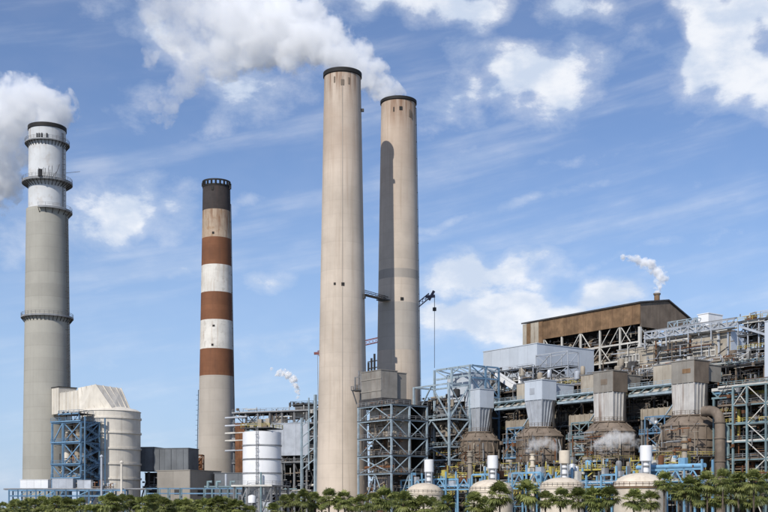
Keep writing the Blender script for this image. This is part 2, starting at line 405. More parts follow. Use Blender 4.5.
def fittings(par, s0, s1, t0, t1, z0, z1, n, m, seed=1, fr=None, r0=.05, r1=.14):
    """conduit, small-bore pipe, hangers and stanchions: a pixel thick or less, joined"""
    q = fr or P; rd = random.Random(seed); mb = MB()
    for i in range(n):
        a, t, z = rd.uniform(s0, s1), rd.uniform(t0, t1), rd.uniform(z0, z1); r = rd.uniform(r0, r1) * 2; k = rd.random()
        if k < .4: mb.beam(q(a, t, z), q(min(s1, a + rd.uniform(1.5, 8)), t, z), r)
        elif k < .75: mb.beam(q(a, t, z), q(a, t, min(z1, z + rd.uniform(1.5, 6))), r)
        elif k < .85: b = min(s1, a + rd.uniform(1, 4)); mb.beam(q(a, t, z), q(b, t, min(z1, z + rd.uniform(1, 4))), r)
        else: mb.beam(q(a, t, z), q(a, t, z + rd.uniform(.3, 1.2)), rd.uniform(.3, .9))
    return mb.build('fittings', m, par)
def stair(parent, a, b, w, m, rail=None):
    """a straight flight between two points: stringers, treads and handrails"""
    a, b = Vector(a), Vector(b); h = Vector((b.x - a.x, b.y - a.y, 0)).normalized(); sdv = Vector((-h.y, h.x, 0)) * (w / 2)
    mb = MB()
    for q in (sdv, -sdv): mb.beam(a + q, b + q, .12, .35)
    n = int(abs(b.z - a.z) / .25)
    for i in range(1, n): 
        p = a.lerp(b, i / n); mb.beam(p - sdv, p + sdv, .28, .06)
    mb.build('stair_flight', m, parent)
    rb = MB()
    for q in (sdv, -sdv): rb.rail([a + q, b + q], r=.07)
    rb.build('handrail', rail or m, parent)

# ================================================================== SETTING
def sheet(name, m, x0, x1, y0, y1, z, kind='structure'):
    mb = MB(); mb.add([(x0, y0, z), (x1, y0, z), (x1, y1, z), (x0, y1, z)], [(0, 1, 2, 3)]); o = mb.build(name, m); o['kind'] = kind; return o
sheet('ground', 'soil', -6000, 6000, 205, 9000, 0.0)
bank = MB(); bank.add([(-6000, 196, -2.0), (6000, 196, -2.0), (6000, 205, 0), (-6000, 205, 0)], [(0, 1, 2, 3)]); bank.build('bank', 'soil')['kind'] = 'structure'
near = MB(); near.add([(-400, -300, 2.3), (400, -300, 2.3), (400, 6, 2.3), (-400, 6, 2.3), (400, 16, -2), (-400, 16, -2)], [(0, 1, 2, 3), (3, 2, 4, 5)]); near.build('near_shore_ground', 'soil')['kind'] = 'structure'
sheet('yard_pavement', 'concrete_slab', -190, 190, 270, 520, .01)
sheet('plant_road', 'asphalt', -190, 190, 258, 267, .012)
wm = bpy.data.materials.new('water'); wm.use_nodes = True; h = NG(wm.node_tree); bs = wm.node_tree.nodes['Principled BSDF']
bs.inputs['Base Color'].default_value = (.03, .05, .05, 1); bs.inputs['Roughness'].default_value = .08
ge = wm.node_tree.nodes.new('ShaderNodeNewGeometry'); bp = wm.node_tree.nodes.new('ShaderNodeBump'); bp.inputs['Strength'].default_value = .5
h.L.new(h.noise(ge.outputs['Position'], .8, 4), bp.inputs['Height']); h.L.new(bp.outputs[0], bs.inputs['Normal']); M['water'] = wm
sheet('canal_water', 'water', -6000, 6000, 10, 199, -1.2)

# ================================================================== CHIMNEYS
def prof(r0, r1, h, za, zb, k=6, p=1.25):
    """tapered shaft: radius falls from r0 to r1 with a slight flare at the foot"""
    f = lambda z: r1 + (r0 - r1) * (1 - z / h) ** p
    return [(f(za + (zb - za) * i / k), za + (zb - za) * i / k) for i in range(k + 1)], f
def ring_deck(st, c, r_in, r_out, z, m='steel_grey', a0=0.0, a1=2 * math.pi, n=48, rail=True, th=.45):
    o = MB().lathe(c, [(r_in + .01, z), (r_out, z), (r_out, z + th), (r_in + .01, z + th)], n, a0, a1, True).build('gallery', m, st)
    mb = MB(); k = max(6, int(n * (a1 - a0) / (2 * math.pi) * .75))
    for i in range(k + 1):
        a = a0 + (a1 - a0) * i / k; u = Vector((math.cos(a), math.sin(a), 0)); b = Vector((c[0], c[1], 0))
        mb.beam(b + u * (r_in - .02) + UP * (z - 1.6), b + u * (r_out - .2) + UP * (z - .02), .2)
    mb.build('bracket', 'steel_dark', o)
    if rail:
        mb = MB(); pts = [Vector((c[0] + (r_out - .12) * math.cos(a0 + (a1 - a0) * i / k), c[1] + (r_out - .12) * math.sin(a0 + (a1 - a0) * i / k), z + th)) for i in range(k + 1)]
        mb.rail(pts, 1.2, .08, 3.0); mb.build('handrail', 'steel_grey', o)
    return o
def ladder(st, c, f, az_deg, z0, z1, m='steel_dark', step=6.0, off=.45, cage=True, w=.55):
    a = R(az_deg); u = Vector((math.cos(a), math.sin(a), 0)); q = Vector((-u.y, u.x, 0)); b = Vector((c[0], c[1], 0)); mb = MB()
    n = max(2, int((z1 - z0) / step)); zz = [z0 + (z1 - z0) * i / n for i in range(n + 1)]
    for sgn in (-1, 1):
        for za, zb in zip(zz[:-1], zz[1:]): mb.beam(b + u * (f(za) + off) + q * sgn * w / 2 + UP * za, b + u * (f(zb) + off) + q * sgn * w / 2 + UP * zb, .1)
    k = int((z1 - z0) / 1.0)
    for i in range(k):
        z = z0 + (z1 - z0) * (i + .5) / k; p = b + u * (f(z) + off) + UP * z; mb.beam(p - q * w / 2, p + q * w / 2, .06)
    for z in zz:
        p = b + UP * z
        for sgn in (-1, 1): mb.beam(p + u * (f(z) - .05) + q * sgn * w / 2, p + u * (f(z) + off) + q * sgn * w / 2, .1)
    lo = mb.build('ladder', m, st)
    if cage:
        mb = MB(); k = int((z1 - z0) / 2.0)
        for i in range(k):
            z = z0 + 2 + (z1 - z0 - 2) * i / k; p = b + u * (f(z) + off) + UP * z; pts = [p + q * .45 * math.cos(g_) + u * .9 * math.sin(g_) for g_ in [math.pi * j / 4 for j in range(5)]]
            for x, y in zip(pts[:-1], pts[1:]): mb.beam(x, y, .07)
        mb.build('cage', m, lo)
    return lo
def inner(st, c, f, z0, z1, m='rim_black'):
    MB().lathe(c, [(f(z0) - .6, z0), (f(z1) - .6, z1)], 48).build('flue_lining', m, st)
def hatch(st, c, f, az_deg, z, w, hgt, m='rim_black', dep=.35):
    a = R(az_deg); u = Vector((math.cos(a), math.sin(a), 0)); q = Vector((-u.y, u.x, 0)); p = Vector((c[0], c[1], z)) + u * f(z)
    fr = lambda s, t, zz=0.0: p + q * s + u * t + UP * zz
    MB().hexa([fr(-w / 2, -.3), fr(w / 2, -.3), fr(w / 2, dep), fr(-w / 2, dep), fr(-w / 2, -.3, hgt), fr(w / 2, -.3, hgt), fr(w / 2, dep, hgt), fr(-w / 2, dep, hgt)]).build('hatch', m, st)
H = 150.0
# --- front warm concrete chimney
DF = 146 * F / 441 + 6; CF = ((342.5 - 384) / F * DF, DF)
cf = thing('chimney', 'tall beige concrete chimney with black rim standing in front of its twin', 'chimney', (CF[0], CF[1], 0), 'tall stacks of the power station')
r0, r1 = 26.3 / F * DF, 18.2 / F * DF
pr, ff = prof(r0, r1, H, 0, 149.2, 16, 1.0); MB().lathe(CF, pr, 64).build('shaft', 'concrete_warm', cf)
MB().lathe(CF, [(r1 + .02, 148.5), (r1 + .38, 148.7), (r1 + .38, 150), (r1 - .6, 150), (r1 - .6, 148)], 64).build('rim', 'rim_black', cf)
inner(cf, CF, ff, 110, 148)
MB().tube([Vector((CF[0] + ff(z) * math.cos(R(272)), CF[1] + ff(z) * math.sin(R(272)), z)) for z in (8, 50, 100, 147)], .11, 6).build('conduit', 'concrete_band', cf)
for a, z, w, h_ in ((272, 144, 1.1, 1.9), (252, ZY(289, DF), .7, .8), (273, ZY(290, DF), 1.0, 1.1), (292, 144.5, .5, 2.2), (247, 145, .5, 2.0)): hatch(cf, CF, ff, a, z, w, h_, 'clad_brown' if z > 140 else 'rim_black', .12)
hatch(cf, CF, ff, 352, 137, .9, .9, 'steel_dark', .9); hatch(cf, CF, ff, 340, ZY(300, DF), 1.0, 1.4, 'steel_dark', .7)
# --- rear twin
DB = 146 * F / 413.5 + 6; CB = ((398.5 - 384) / F * DB, DB)
cb = thing('chimney', 'beige concrete chimney behind its twin, long shadow down it and grey bands', 'chimney', (CB[0], CB[1], 0), 'tall stacks of the power station')
r0, r1 = 23.9 / F * DB, 17.2 / F * DB
zs = [0, ZY(352, DB), ZY(305, DB), ZY(281, DB), ZY(272, DB), 122, 148.6]; _, fb = prof(r0, r1, H, 0, 1)
for (a, b, nm, m) in ((zs[0], zs[1], 'shaft', 'concrete_warm'), (zs[1], zs[2], 'grey_band', 'concrete_pale'), (zs[2], zs[3], 'shaft', 'concrete_warm'), (zs[3], zs[4], 'grey_band', 'concrete_band'),
                      (zs[4], zs[6], 'shaft', 'concrete_warm')):
    pr, fb = prof(r0, r1, H, a, b, max(2, int((b - a) / 10)), 1.0); MB().lathe(CB, pr, 64).build(nm, m, cb)
MB().lathe(CB, [(r1 + .02, 148.4), (r1 + .36, 148.6), (r1 + .36, 149.6), (r1 - .6, 149.6), (r1 - .6, 148)], 64).build('rim', 'rim_black', cb)
inner(cb, CB, fb, 110, 148)
for a, z, w, h_ in ((277, 144.5, 1.1, 1.3), (310, 142.5, .9, 2.6), (318, 142, .5, 2.2), (279, ZY(304, DB), 1.1, 1.1), (254, 144, .4, 1.6)): hatch(cb, CB, fb, a, z, w, h_, 'rim_black' if h_ < 2 else 'clad_brown', .12)
ladder(cb, CB, fb, 352, 20, 147, 'steel_dark', cage=False, w=.4, off=.2)
# --- footbridge between the twins
zb = ZY(303, DB)
fbg = thing('footbridge', 'dark steel footbridge spanning between the two beige chimneys', 'bridge', (CF[0], CF[1], zb - .5))
u = (Vector(CB) - Vector(CF)).normalized(); pa = Vector(CF) + u * (ff(zb) - .05); pb = Vector(CB) - u * (fb(zb) - .05); pa = Vector((pa.x, pa.y, zb)); pb = Vector((pb.x, pb.y, zb))
q = Vector((-u.y, u.x, 0)) * .8
for sg in (-1, 1):
    bar('chord', pa + q * sg, pb + q * sg, .35, 'clad_brown', fbg); bar('chord', pa + q * sg + UP * 1.5, pb + q * sg + UP * 1.0, .2, 'clad_brown', fbg)
    for i in range(7): bar('brace', pa.lerp(pb, i / 7) + q * sg, pa.lerp(pb, (i + 1) / 7) + q * sg + UP * 1.0, .12, 'clad_brown', fbg)
for sg in (-1, 1): pass
MB().beam(pa, pb, 1.6, .2).build('deck', 'deck_grate', fbg)
fr = lambda s, t, z=0.0: pb + UP * z + Vector((u.x, u.y, 0)) * (s - 2.2) + Vector((-u.y, u.x, 0)) * t
deck(fbg, -1, 2.0, -2.0, 2.0, -.4, 'deck_grate', 'steel_dark', fr, .3, 'l', .1)

# --- left grey chimney
DL = 435.0; CLf = ((47.3 - 384) / F * DL, DL)
cl = thing('chimney', 'grey concrete chimney with white steel top and ring galleries, steam pouring out', 'chimney', (CLf[0], CLf[1], 0), 'tall stacks of the power station')
HL = ZY(121.5, DL - 7); r0, r1 = 24.3 / F * DL, 19.2 / F * DL
zj = ZY(206, DL - 7)
pr, fl = prof(r0, r1, HL, 0, zj, 12, 1.0); MB().lathe(CLf, pr, 64).build('shaft', 'concrete_grey', cl)
rl = fl(zj) - .75; rt = 18.0 / F * DL
f2 = lambda z: rl + (rt - rl) * (z - zj) / (HL - zj)
MB().lathe(CLf, [(fl(zj), zj), (rl, zj + .3), (rt, HL - 1.2)], 64).build('steel_liner', 'liner_white', cl)
MB().lathe(CLf, [(rt, HL - 1.5), (rt + .3, HL - 1.4), (rt + .3, HL), (rt - .7, HL), (rt - .7, HL - 3)], 64).build('rim', 'rim_black', cl)
MB().lathe(CLf, [(rt - .65, HL - 30), (rt - .65, HL - 1)], 48).build('flue_lining', 'rim_black', cl)
ring_deck(cl, CLf, f2(150), 21.8 / F * DL, ZY(138.5, DL - 8)); ring_deck(cl, CLf, f2(135), 24.6 / F * DL, ZY(178, DL - 9), th=.9)
ring_deck(cl, CLf, fl(zj - 1), 24.4 / F * DL, zj - .8, a0=R(270 - 5), a1=R(360 + 60), th=.7, n=30)
ring_deck(cl, CLf, fl(74), 25.5 / F * DL, ZY(315, DL - 9), th=.6)
ladder(cl, CLf, fl, 342, ZY(388, DL), zj - 2, step=7, w=.7, off=.6); ladder(cl, CLf, f2, 338, zj + 1, HL - 3, step=7, w=.6, off=.4)
mb = MB(); c0 = Vector((CLf[0], CLf[1], 0))
for a in (255, 262, 270, 285): mb.beam(c0 + Vector((math.cos(R(a)), math.sin(R(a)), 0)) * (f2(150) + .25) + UP * ZY(138.5, DL - 8), c0 + Vector((math.cos(R(a)), math.sin(R(a)), 0)) * (f2(150) + .25) + UP * ZY(132, DL - 8), .3, .5)
mb.build('davit', 'steel_dark', cl)
gp = at(40, 176, DL - 9.6)
mb = MB()
for i in range(9): mb.beam(gp + Vector((i * .7, .2, 0)), gp + Vector((i * .9 - 1 + random.random(), .2, 1.5 + random.random() * 3)), .13)
mb.beam(gp + Vector((0, .2, 0)), gp + Vector((0, .2, 2.6)), 1.3); mb.build('gallery_rigging', 'steel_dark', cl)
bar('antenna_boom', at(66, 173, DL - 2), at(80, 171.5, DL - 2), .12, 'steel_dark', cl)
# --- striped chimney
DS = 455.0; CS = ((216.5 - 384) / F * DS, DS)
cs = thing('chimney', 'brown and white striped chimney with sooty black crenellated top', 'chimney', (CS[0], CS[1], 0), 'tall stacks of the power station')
HS = ZY(180.5, DS - 5.5); r0, r1 = 19.6 / F * DS, 13.6 / F * DS
_, fs = prof(r0, r1, HS, 0, 1, 1, 1.1)
ys = [(520, 375, 'shaft', 'concrete_pale'), (375, 348, 'painted_band', 'paint_brown'), (348, 319, 'painted_band', 'paint_white_old'), (319, 291, 'painted_band', 'paint_brown'),
      (291, 263.5, 'painted_band', 'paint_white_old'), (263.5, 236, 'painted_band', 'paint_brown'), (236, 208, 'painted_band', 'paint_white_rust'), (208, 182.6, 'painted_band', 'soot')]
for (ya, yb, nm, m) in ys:
    za, zb_ = max(0, ZY(ya, DS - 6)), ZY(yb, DS - 6); pr, _ = prof(r0, r1, HS, za, zb_, max(2, int((zb_ - za) / 8)), 1.1); MB().lathe(CS, pr, 56).build(nm, m, cs)
inner(cs, CS, fs, HS - 40, HS - 1.4)
MB().lathe(CS, [(r1 - .6, HS - 1.6), (r1 + .15, HS - 1.6), (r1 + .15, HS - .9), (r1 - .6, HS - .9)], 56, close=True).build('rim', 'rim_black', cs)
MB().lathe(CS, [(r1 - .1, HS + .35), (r1 + .2, HS + .35), (r1 + .2, HS + .95), (r1 - .1, HS + .95)], 56, close=True).build('top_ring', 'rim_black', cs)
for i in range(20):
    a = 2 * math.pi * (i + .3) / 20; p = Vector((CS[0] + (r1 + .05) * math.cos(a), CS[1] + (r1 + .05) * math.sin(a), HS - 1.0)); bar('merlon', p, p + UP * 1.4, .75, 'rim_black', cs, .5)
hatch(cs, CS, fs, 262, HS - 3.6, .9, 1.4, 'rim_black', .2); hatch(cs, CS, fs, 265, ZY(237, DS), .8, .8, 'rim_black', .2); hatch(cs, CS, fs, 268, ZY(329, DS), .9, .7, 'rim_black', .1); hatch(cs, CS, fs, 264, ZY(348, DS), .8, .8, 'rim_black', .15)
hatch(cs, CS, fs, 345, ZY(190, DS), 1, 1.3, 'steel_dark', .7)
ladder(cs, CS, fs, 175, 5, ZY(390, DS), step=7, w=.6, off=.5); ladder(cs, CS, fs, 353, 5, HS - 8, step=7, w=.5, off=.35, cage=False)

# ================================================================== STEAM
def vol_mat(name, blobs, dens, noise_scale, amp=1.0, edge=.35, fade=None, warp=1.6):
    """vapour whose body follows the puffs and whose edges are eaten away by turbulence"""
    m = bpy.data.materials.new(name); m.use_nodes = True; t = m.node_tree; h = NG(t); t.nodes.remove(t.nodes['Principled BSDF'])
    pv = t.nodes.new('ShaderNodeVolumePrincipled'); pv.inputs['Color'].default_value = (1, 1, 1, 1); pv.inputs['Anisotropy'].default_value = -.35
    geo = t.nodes.new('ShaderNodeNewGeometry'); pos = geo.outputs['Position']; field = None
    wn = t.nodes.new('ShaderNodeTexNoise'); wn.inputs['Scale'].default_value = noise_scale * 1.3; wn.inputs['Detail'].default_value = 3; wn.inputs['Roughness'].default_value = .6; h.L.new(pos, wn.inputs['Vector'])
    wv = h.v('SCALE', h.v('SUBTRACT', wn.outputs['Color'], (.5, .5, .5))); wv.node.inputs['Scale'].default_value = warp / noise_scale
    wpos = h.v('ADD', pos, wv)
    for (c, r) in blobs:
        n = t.nodes.new('ShaderNodeVectorMath'); n.operation = 'DISTANCE'; h.L.new(wpos, n.inputs[0]); n.inputs[1].default_value = c
        f = h.m('MULTIPLY_ADD', n.outputs['Value'], -1 / r, 1.0); field = f if field is None else h.m('MAXIMUM', field, f)
    n1 = h.noise(pos, noise_scale * 1.6, 5, .65, .4)
    x = h.m('ADD', field, h.m('MULTIPLY', h.m('SUBTRACT', n1, .5), amp))
    if fade:
        k = h.ramp(h.sep(pos)[0], fade[0], fade[1], 1.0, 0.0)
        x = h.m('SUBTRACT', x, h.m('MULTIPLY', h.m('SUBTRACT', 1.0, k), fade[3]))
        d_ = h.m('MULTIPLY', h.ramp(x, 0.0, edge), h.ramp(k, 0, 1, fade[2], 1.0))
    else: d_ = h.ramp(x, 0.0, edge)
    h.L.new(h.m('MULTIPLY', d_, dens), pv.inputs['Density'])
    h.L.new(pv.outputs[0], t.nodes['Material Output'].inputs['Volume']); M[name] = m; return m
def plume(name, label, blobs, dens, noise_scale, voxel, amp=1.0, edge=.35, fade=None, step=.12, grow=1.35):
    """steam as one closed hull round merged puffs, filled with scattering vapour"""
    bm = bmesh.new()
    for (p, r) in blobs: bmesh.ops.create_icosphere(bm, subdivisions=2, radius=r * grow, matrix=Matrix.Translation(p))
    vol_mat('vapour_' + str(len(M)), blobs, dens, noise_scale, amp, edge, fade); mt = list(M.values())[-1]
    me = bpy.data.meshes.new(name); bm.to_mesh(me); bm.free(); me.materials.append(mt)
    o = bpy.data.objects.new(name, me); COL.objects.link(o)
    r = o.modifiers.new('r', 'REMESH'); r.mode = 'VOXEL'; r.voxel_size = voxel; r.use_smooth_shade = True
    tag(o, label, 'steam'); mt.cycles.volume_step_rate = step
    return o
def pts(lst, Yd): return [(at(x, y, Yd + dyy), r * Yd / F) for (x, y, r, dyy) in lst]
plume('steam_plume', 'large white steam plume trailing from the rear beige chimney behind its twin',
      pts([(392, 97, 12, 2), (383, 90, 14, 4), (372, 80, 18, 6), (358, 68, 22, 8), (340, 55, 26, 10), (318, 43, 30, 12), (296, 40, 30, 14), (300, 22, 30, 16), (272, 28, 32, 18), (258, 44, 26, 20), (275, 5, 30, 22),
           (240, 22, 34, 22), (228, 48, 26, 24), (212, 12, 34, 26), (205, 55, 22, 28), (185, 10, 30, 30), (180, 40, 26, 30), (245, -8, 34, 24), (165, 104, 15, 30), (182, 88, 15, 30), (192, 72, 16, 30), (160, 15, 24, 32), (168, 118, 9, 30), (158, 122, 8, 30), (178, 96, 11, 30), (215, 66, 18, 28), (232, 62, 16, 26), (150, 60, 12, 34), (208, -25, 40, 30), (160, -30, 40, 30)], DB), .22, .085, 1.6, 2.2, .30, (at(300, 0, DB).x, at(140, 0, DB).x, .35, .10), .26)
plume('steam_plume', 'billowing white steam cloud leaving the grey ring-galleried chimney at the picture edge',
      pts([(47, 119, 17, 0), (52, 108, 22, 3), (36, 102, 22, 6), (55, 118, 21, 9), (20, 104, 26, 8), (2, 108, 28, 12), (-22, 120, 34, 14), (10, 132, 26, 16), (56, 134, 17, 14), (0, 165, 24, 22), (14, 158, 15, 20), (-10, 190, 24, 28), (-40, 160, 40, 24), (-60, 130, 40, 20), (14, 185, 14, 26)], DL + 4), .20, .085, 1.6, 2.2, .30, None, .26)

# ================================================================== LEFT: scrubber tank, stair tower, duct houses
DT = 400.0; ct = ((111 - 384) / F * DT, DT); rt_ = 29.0 / F * DT; zt = ZY(410, DT - 10)
tk = thing('scrubber_tank', 'cream cylindrical scrubber tank with hoops and angular hood beside the grey chimney', 'tank', (ct[0], ct[1], 0))
MB().lathe(ct, [(rt_, 0), (rt_, zt)], 64).build('shell', 'cream', tk)
MB().lathe(ct, [(rt_ + .25, zt - .02), (rt_ * .9, zt + .8), (rt_ * .3, zt + 2.2), (.05, zt + 2.3)], 64).build('roof', 'cream', tk)
for y in (417, 432, 448, 463.5, 478.5):
    z = ZY(y, DT - 10); MB().lathe(ct, [(rt_ + .003, z - .3), (rt_ + .38, z - .3), (rt_ + .38, z + .3), (rt_ + .003, z + .3)], 64).build('hoop', 'cream', tk)
hv = [at(78, 388, 398), at(95, 384.5, 393), at(112, 409, 391), at(80, 411, 395), at(121.5, 388.5, 404), at(131, 411, 401), at(102, 387, 411), at(100, 409, 411)]
bm = bmesh.new()
for v in hv: bm.verts.new(v)
bmesh.ops.convex_hull(bm, input=bm.verts[:]); bmesh.ops.recalc_face_normals(bm, faces=bm.faces[:])
bm.verts.index_update(); mb = MB(); mb.add([v.co for v in bm.verts], [[v.index for v in f.verts] for f in bm.faces]); hood = mb.build('hood', 'cream', tk, sharp=False); bm.free()
A, B, Cc, Dd = hv[1], hv[2], hv[4], hv[5]
for k in (.02, .3, .56, .8, .98): bar('rib', A.lerp(Cc, k) + Vector((0, -.12, .1)), B.lerp(Dd, k) + Vector((0, -.12, .1)), .3, 'cream', hood)
A, B, Cc, Dd = hv[0], hv[3], hv[1], hv[2]
for k in (.2, .5, .8): bar('rib', A.lerp(Cc, k) + Vector((-.1, -.12, 0)), B.lerp(Dd, k) + Vector((-.1, -.12, 0)), .25, 'cream', hood)
# inlet duct from the chimney
dv = Vector((ct[0] - CLf[0], ct[1] - CLf[1], 0)).normalized(); ang = math.degrees(math.atan2(dv.y, dv.x))
dfr = frame_at((CLf[0], CLf[1], 0), ang)
dk = thing('inlet_duct', 'cream rectangular duct joining the grey chimney to the scrubber hood', 'duct', dfr(8, 0, 31))
blk('expansion_box', 8.8, 14.2, -2.6, 4.6, ZY(412, 415), ZY(385, 415), 'cream', dk, dfr)
blk('flange', 8.6, 14.4, -2.8, 4.8, ZY(385, 415), ZY(384, 415), 'steel_dark', dk, dfr)
blk('duct_body', 14.25, 35, -2.2, 4.2, ZY(411, 410), ZY(389.5, 410), 'cream', dk, dfr)
for s_ in (16, 19, 22, 25, 28, 31): blk('stiffener', s_, s_ + .3, -2.4, 4.4, ZY(411, 410) - .2, ZY(389.5, 410) + .2, 'cream', dk, dfr)
for s_ in (10, 12.5):
    blk('stiffener', s_, s_ + .3, -2.75, 4.75, ZY(412, 415), ZY(385.4, 415), 'cream', dk, dfr)
# blue stair tower
q0 = at(81, 508, 382); bfr = frame_at((q0.x, q0.y, 0), -30)
bt = thing('stair_tower', 'blue steel stair tower with ducts inside, in front of the cream scrubber tank', 'tower', (q0.x, q0.y, 0))
lv = [0, 10.2, ZY(478, 382), ZY(464, 382), ZY(442, 382), ZY(421, 382), ZY(412, 382)]
tower(bt, [-13.2, -8.2, 0], [0, 8.4], lv[:6], 'steel_blue', .6, .55, .34, bfr, ['x', ' ', 'x', '/', '\\', 'x', ' ', 'x', '/', 'x'], ['/', '\\', '/', '\\', '/'])
for i, z in enumerate(lv[2:6]): deck(bt, -13.6, .3, -.4, 8.8, z, 'deck_grate', 'steel_blue', bfr, .25, 'fr', .1, 'steel_blue')
deck(bt, -11.5, -2, 1, 8, lv[5] + 2.6, 'deck_grate', 'steel_blue', bfr, .25, 'frl', .1, 'steel_blue')
for s_ in (-11.3, -2.2): bar('post', bfr(s_, 1.3, lv[5] + .25), bfr(s_, 1.3, lv[5] + 2.6), .35, 'steel_blue', bt)
for i in range(8):
    z0 = lv[2] + i * (lv[5] - lv[2]) / 8; z1 = lv[2] + (i + 1) * (lv[5] - lv[2]) / 8
    stair(bt, bfr(1.2, 1 if i % 2 else 7, z0), bfr(1.2, 7 if i % 2 else 1, z1), 1.1, 'steel_blue')
    blk('landing', .4, 2.0, -.4 if i % 2 == 0 else 7.2, .9 if i % 2 == 0 else 8.8, z1, z1 + .15, 'steel_blue', bt, bfr)
for s_, t_ in ((2.2, -.5), (2.2, 8.9)): bar('column', bfr(s_, t_, 0), bfr(s_, t_, lv[5] + 1.5), .4, 'steel_blue', bt)
for s_, r_, m_ in ((-10.2, 1.1, 'cream'), (-5.2, 1.3, 'duct_beige'), (-2.6, .6, 'steel_grey'), (-7.3, .5, 'rust')):
    MB().tube([bfr(s_, 4, 10), bfr(s_, 4, 25), bfr(s_ + .6, 4, 29), bfr(s_ + .6, 4, lv[5] + 1)], r_, 14).build('riser_pipe', m_, bt)
for z in (18, 26):
    MB().tube([bfr(-12.5, 2.2, z), bfr(-4, 2.2, z + .4), bfr(-.6, 3, z + .4)], .35, 8).build('pipe', 'duct_beige', bt)
for a_, b_ in ((-13, -6.6), (-6.5, -.3)): blk('shade_panel', a_, b_, 7.6, 7.9, 10.5, lv[5], 'interior_dark', bt, bfr)  # dark backing sheets added for the shade inside the tower
blk('equipment_box', -9.4, -6.4, 2.5, 6, 24, 29, 'clad_brown', bt, bfr); blk('equipment_box', -4.6, -1.4, 3, 7, 12, 16.5, 'clad_grey', bt, bfr)
# low blue pipe rack with white container and cabinets
pk = thing('pipe_rack', 'low blue pipe rack running above the palms below the grey chimney', 'pipe rack', at(65, 508, 372) - UP * 4)
za, zb_ = ZY(496, 372), ZY(489.5, 372)
xs = [at(x, 0, 372).x for x in (9, 18, 27, 36, 45, 55, 66, 77, 89, 101, 113, 125)]
for i, x in enumerate(xs):
    for yy in (372, 376): bar('post', (x, yy, 0), (x, yy, zb_), .4, 'steel_blue', pk)
    bar('cross_beam', (x, 372.2, zb_ - .3), (x, 375.8, zb_ - .3), .3, 'steel_blue', pk)
for a, b in zip(xs[:-1], xs[1:]):
    for yy in (372, 376):
        for z in (zb_ - .3, za): bar('beam', (a + .2, yy, z), (b - .2, yy, z), .3, 'steel_blue', pk, .5)
for i in (1, 2, 3, 4, 7, 9): bar('brace', (xs[i] + .2, 372, za), (xs[i + 1] - .2, 372, zb_ - .5), .22, 'steel_bright_blue', pk)
for k in range(5): MB().tube([(xs[0] - 2, 372.7 + k * .65, zb_ + .12), (xs[-1] + 8, 372.7 + k * .65, zb_ + .12)], (.22, .15, .3, .18, .25)[k], 8).build('pipe', ('steel_grey', 'duct_beige', 'galvanised', 'steel_blue', 'steel_grey')[k], pk)
mb = MB().rail([(xs[0], 371.8, za + .3), (xs[3], 371.8, za + .3)]); mb.build('handrail', 'steel_blue', pk)
wb = thing('site_container', 'white flat-topped container standing on the blue pipe rack', 'container', (at(34, 0, 376).x, 376, zb_ + .5))
ffr = frame_at((0, 0, 0), 0)
def cabinet(name, label, cat, x0, x1, y0, y1, Yd, dep, m, z0=None, feet=True):
    a, b = at(x0, y1, Yd), at(x1, y0, Yd); z0 = a.z if z0 is None else z0
    o = thing(name, label, cat, ((a.x + b.x) / 2, Yd, z0)); w = b.x - a.x; n = max(1, round(w / 2.2))
    blk('body', a.x + .06, b.x - .06, Yd + .06, Yd + dep, z0 + .15, b.z - .1, m, o, ffr)
    for i in range(n): blk('panel', a.x + w * i / n + .04, a.x + w * (i + 1) / n - .04, Yd, Yd + .058, z0 + .25, b.z - .2, m, o, ffr)
    blk('lid', a.x - .1, b.x + .1, Yd - .1, Yd + dep + .1, b.z - .1, b.z, m, o, ffr)
    for x in (a.x + .3, b.x - .3): bar('foot', (x, Yd + dep / 2, z0 - .02), (x, Yd + dep / 2, z0 + .15), .4, m, o, dep * .9)
    return o
bpy.data.objects.remove(wb)
cabinet('site_container', 'white flat-topped container standing on the blue pipe rack', 'container', 20, 48, 479.5, 489, 377, 4, 'white_paint')
cabinet('equipment_cabinet', 'pale grey equipment cabinet between white container and stair tower foot', 'cabinet', 52, 73, 478.5, 489.5, 378, 4, 'galvanised')
cabinet('equipment_cabinet', 'pale grey equipment cabinet under the blue stair tower nearest the cream tank', 'cabinet', 77, 91, 480, 489.5, 374, 3, 'galvanised')
for i, (x, y0, y1) in enumerate(((101.5, 457, 490), (121.5, 463, 490))):
    o = thing('vent_mast', ('slim grey vent mast at the foot of the blue stair tower', 'slim cream vent mast in the middle of the cream scrubber tank')[i], 'mast', at(x, 508, 372) - UP * 4)
    MB().tube([at(x, 508, 372) - UP * 4, at(x, y0, 372)], .35, 8).build('pipe', ('galvanised', 'cream')[i], o)
    MB().lathe(at(x, y0, 372)[:2], [(.05, ZY(y0, 372) + .8), (.6, ZY(y0, 372) + .3), (.6, ZY(y0, 372)), (.05, ZY(y0, 372))], 10).build('cowl', ('galvanised', 'cream')[i], o)
pp = thing('valve_station', 'small rusty pipe and valve cluster before the cream tank foot', 'pipework', at(104, 508, 373) - UP * 4)
for k in range(9):
    x = at(92 + k * 2.6, 0, 373).x; z = 10.4 + random.random() * 3
    MB().tube([(x, 373.4, 9.5), (x, 373.4, z), (x + .9, 373.4, z)], .22, 8).build('pipe', random.choice(['rust', 'steel_grey', 'galvanised', 'clad_brown']), pp)
bar('header', at(92, 487, 373.2), at(114, 487, 373.2), .35, 'clad_brown', pp)

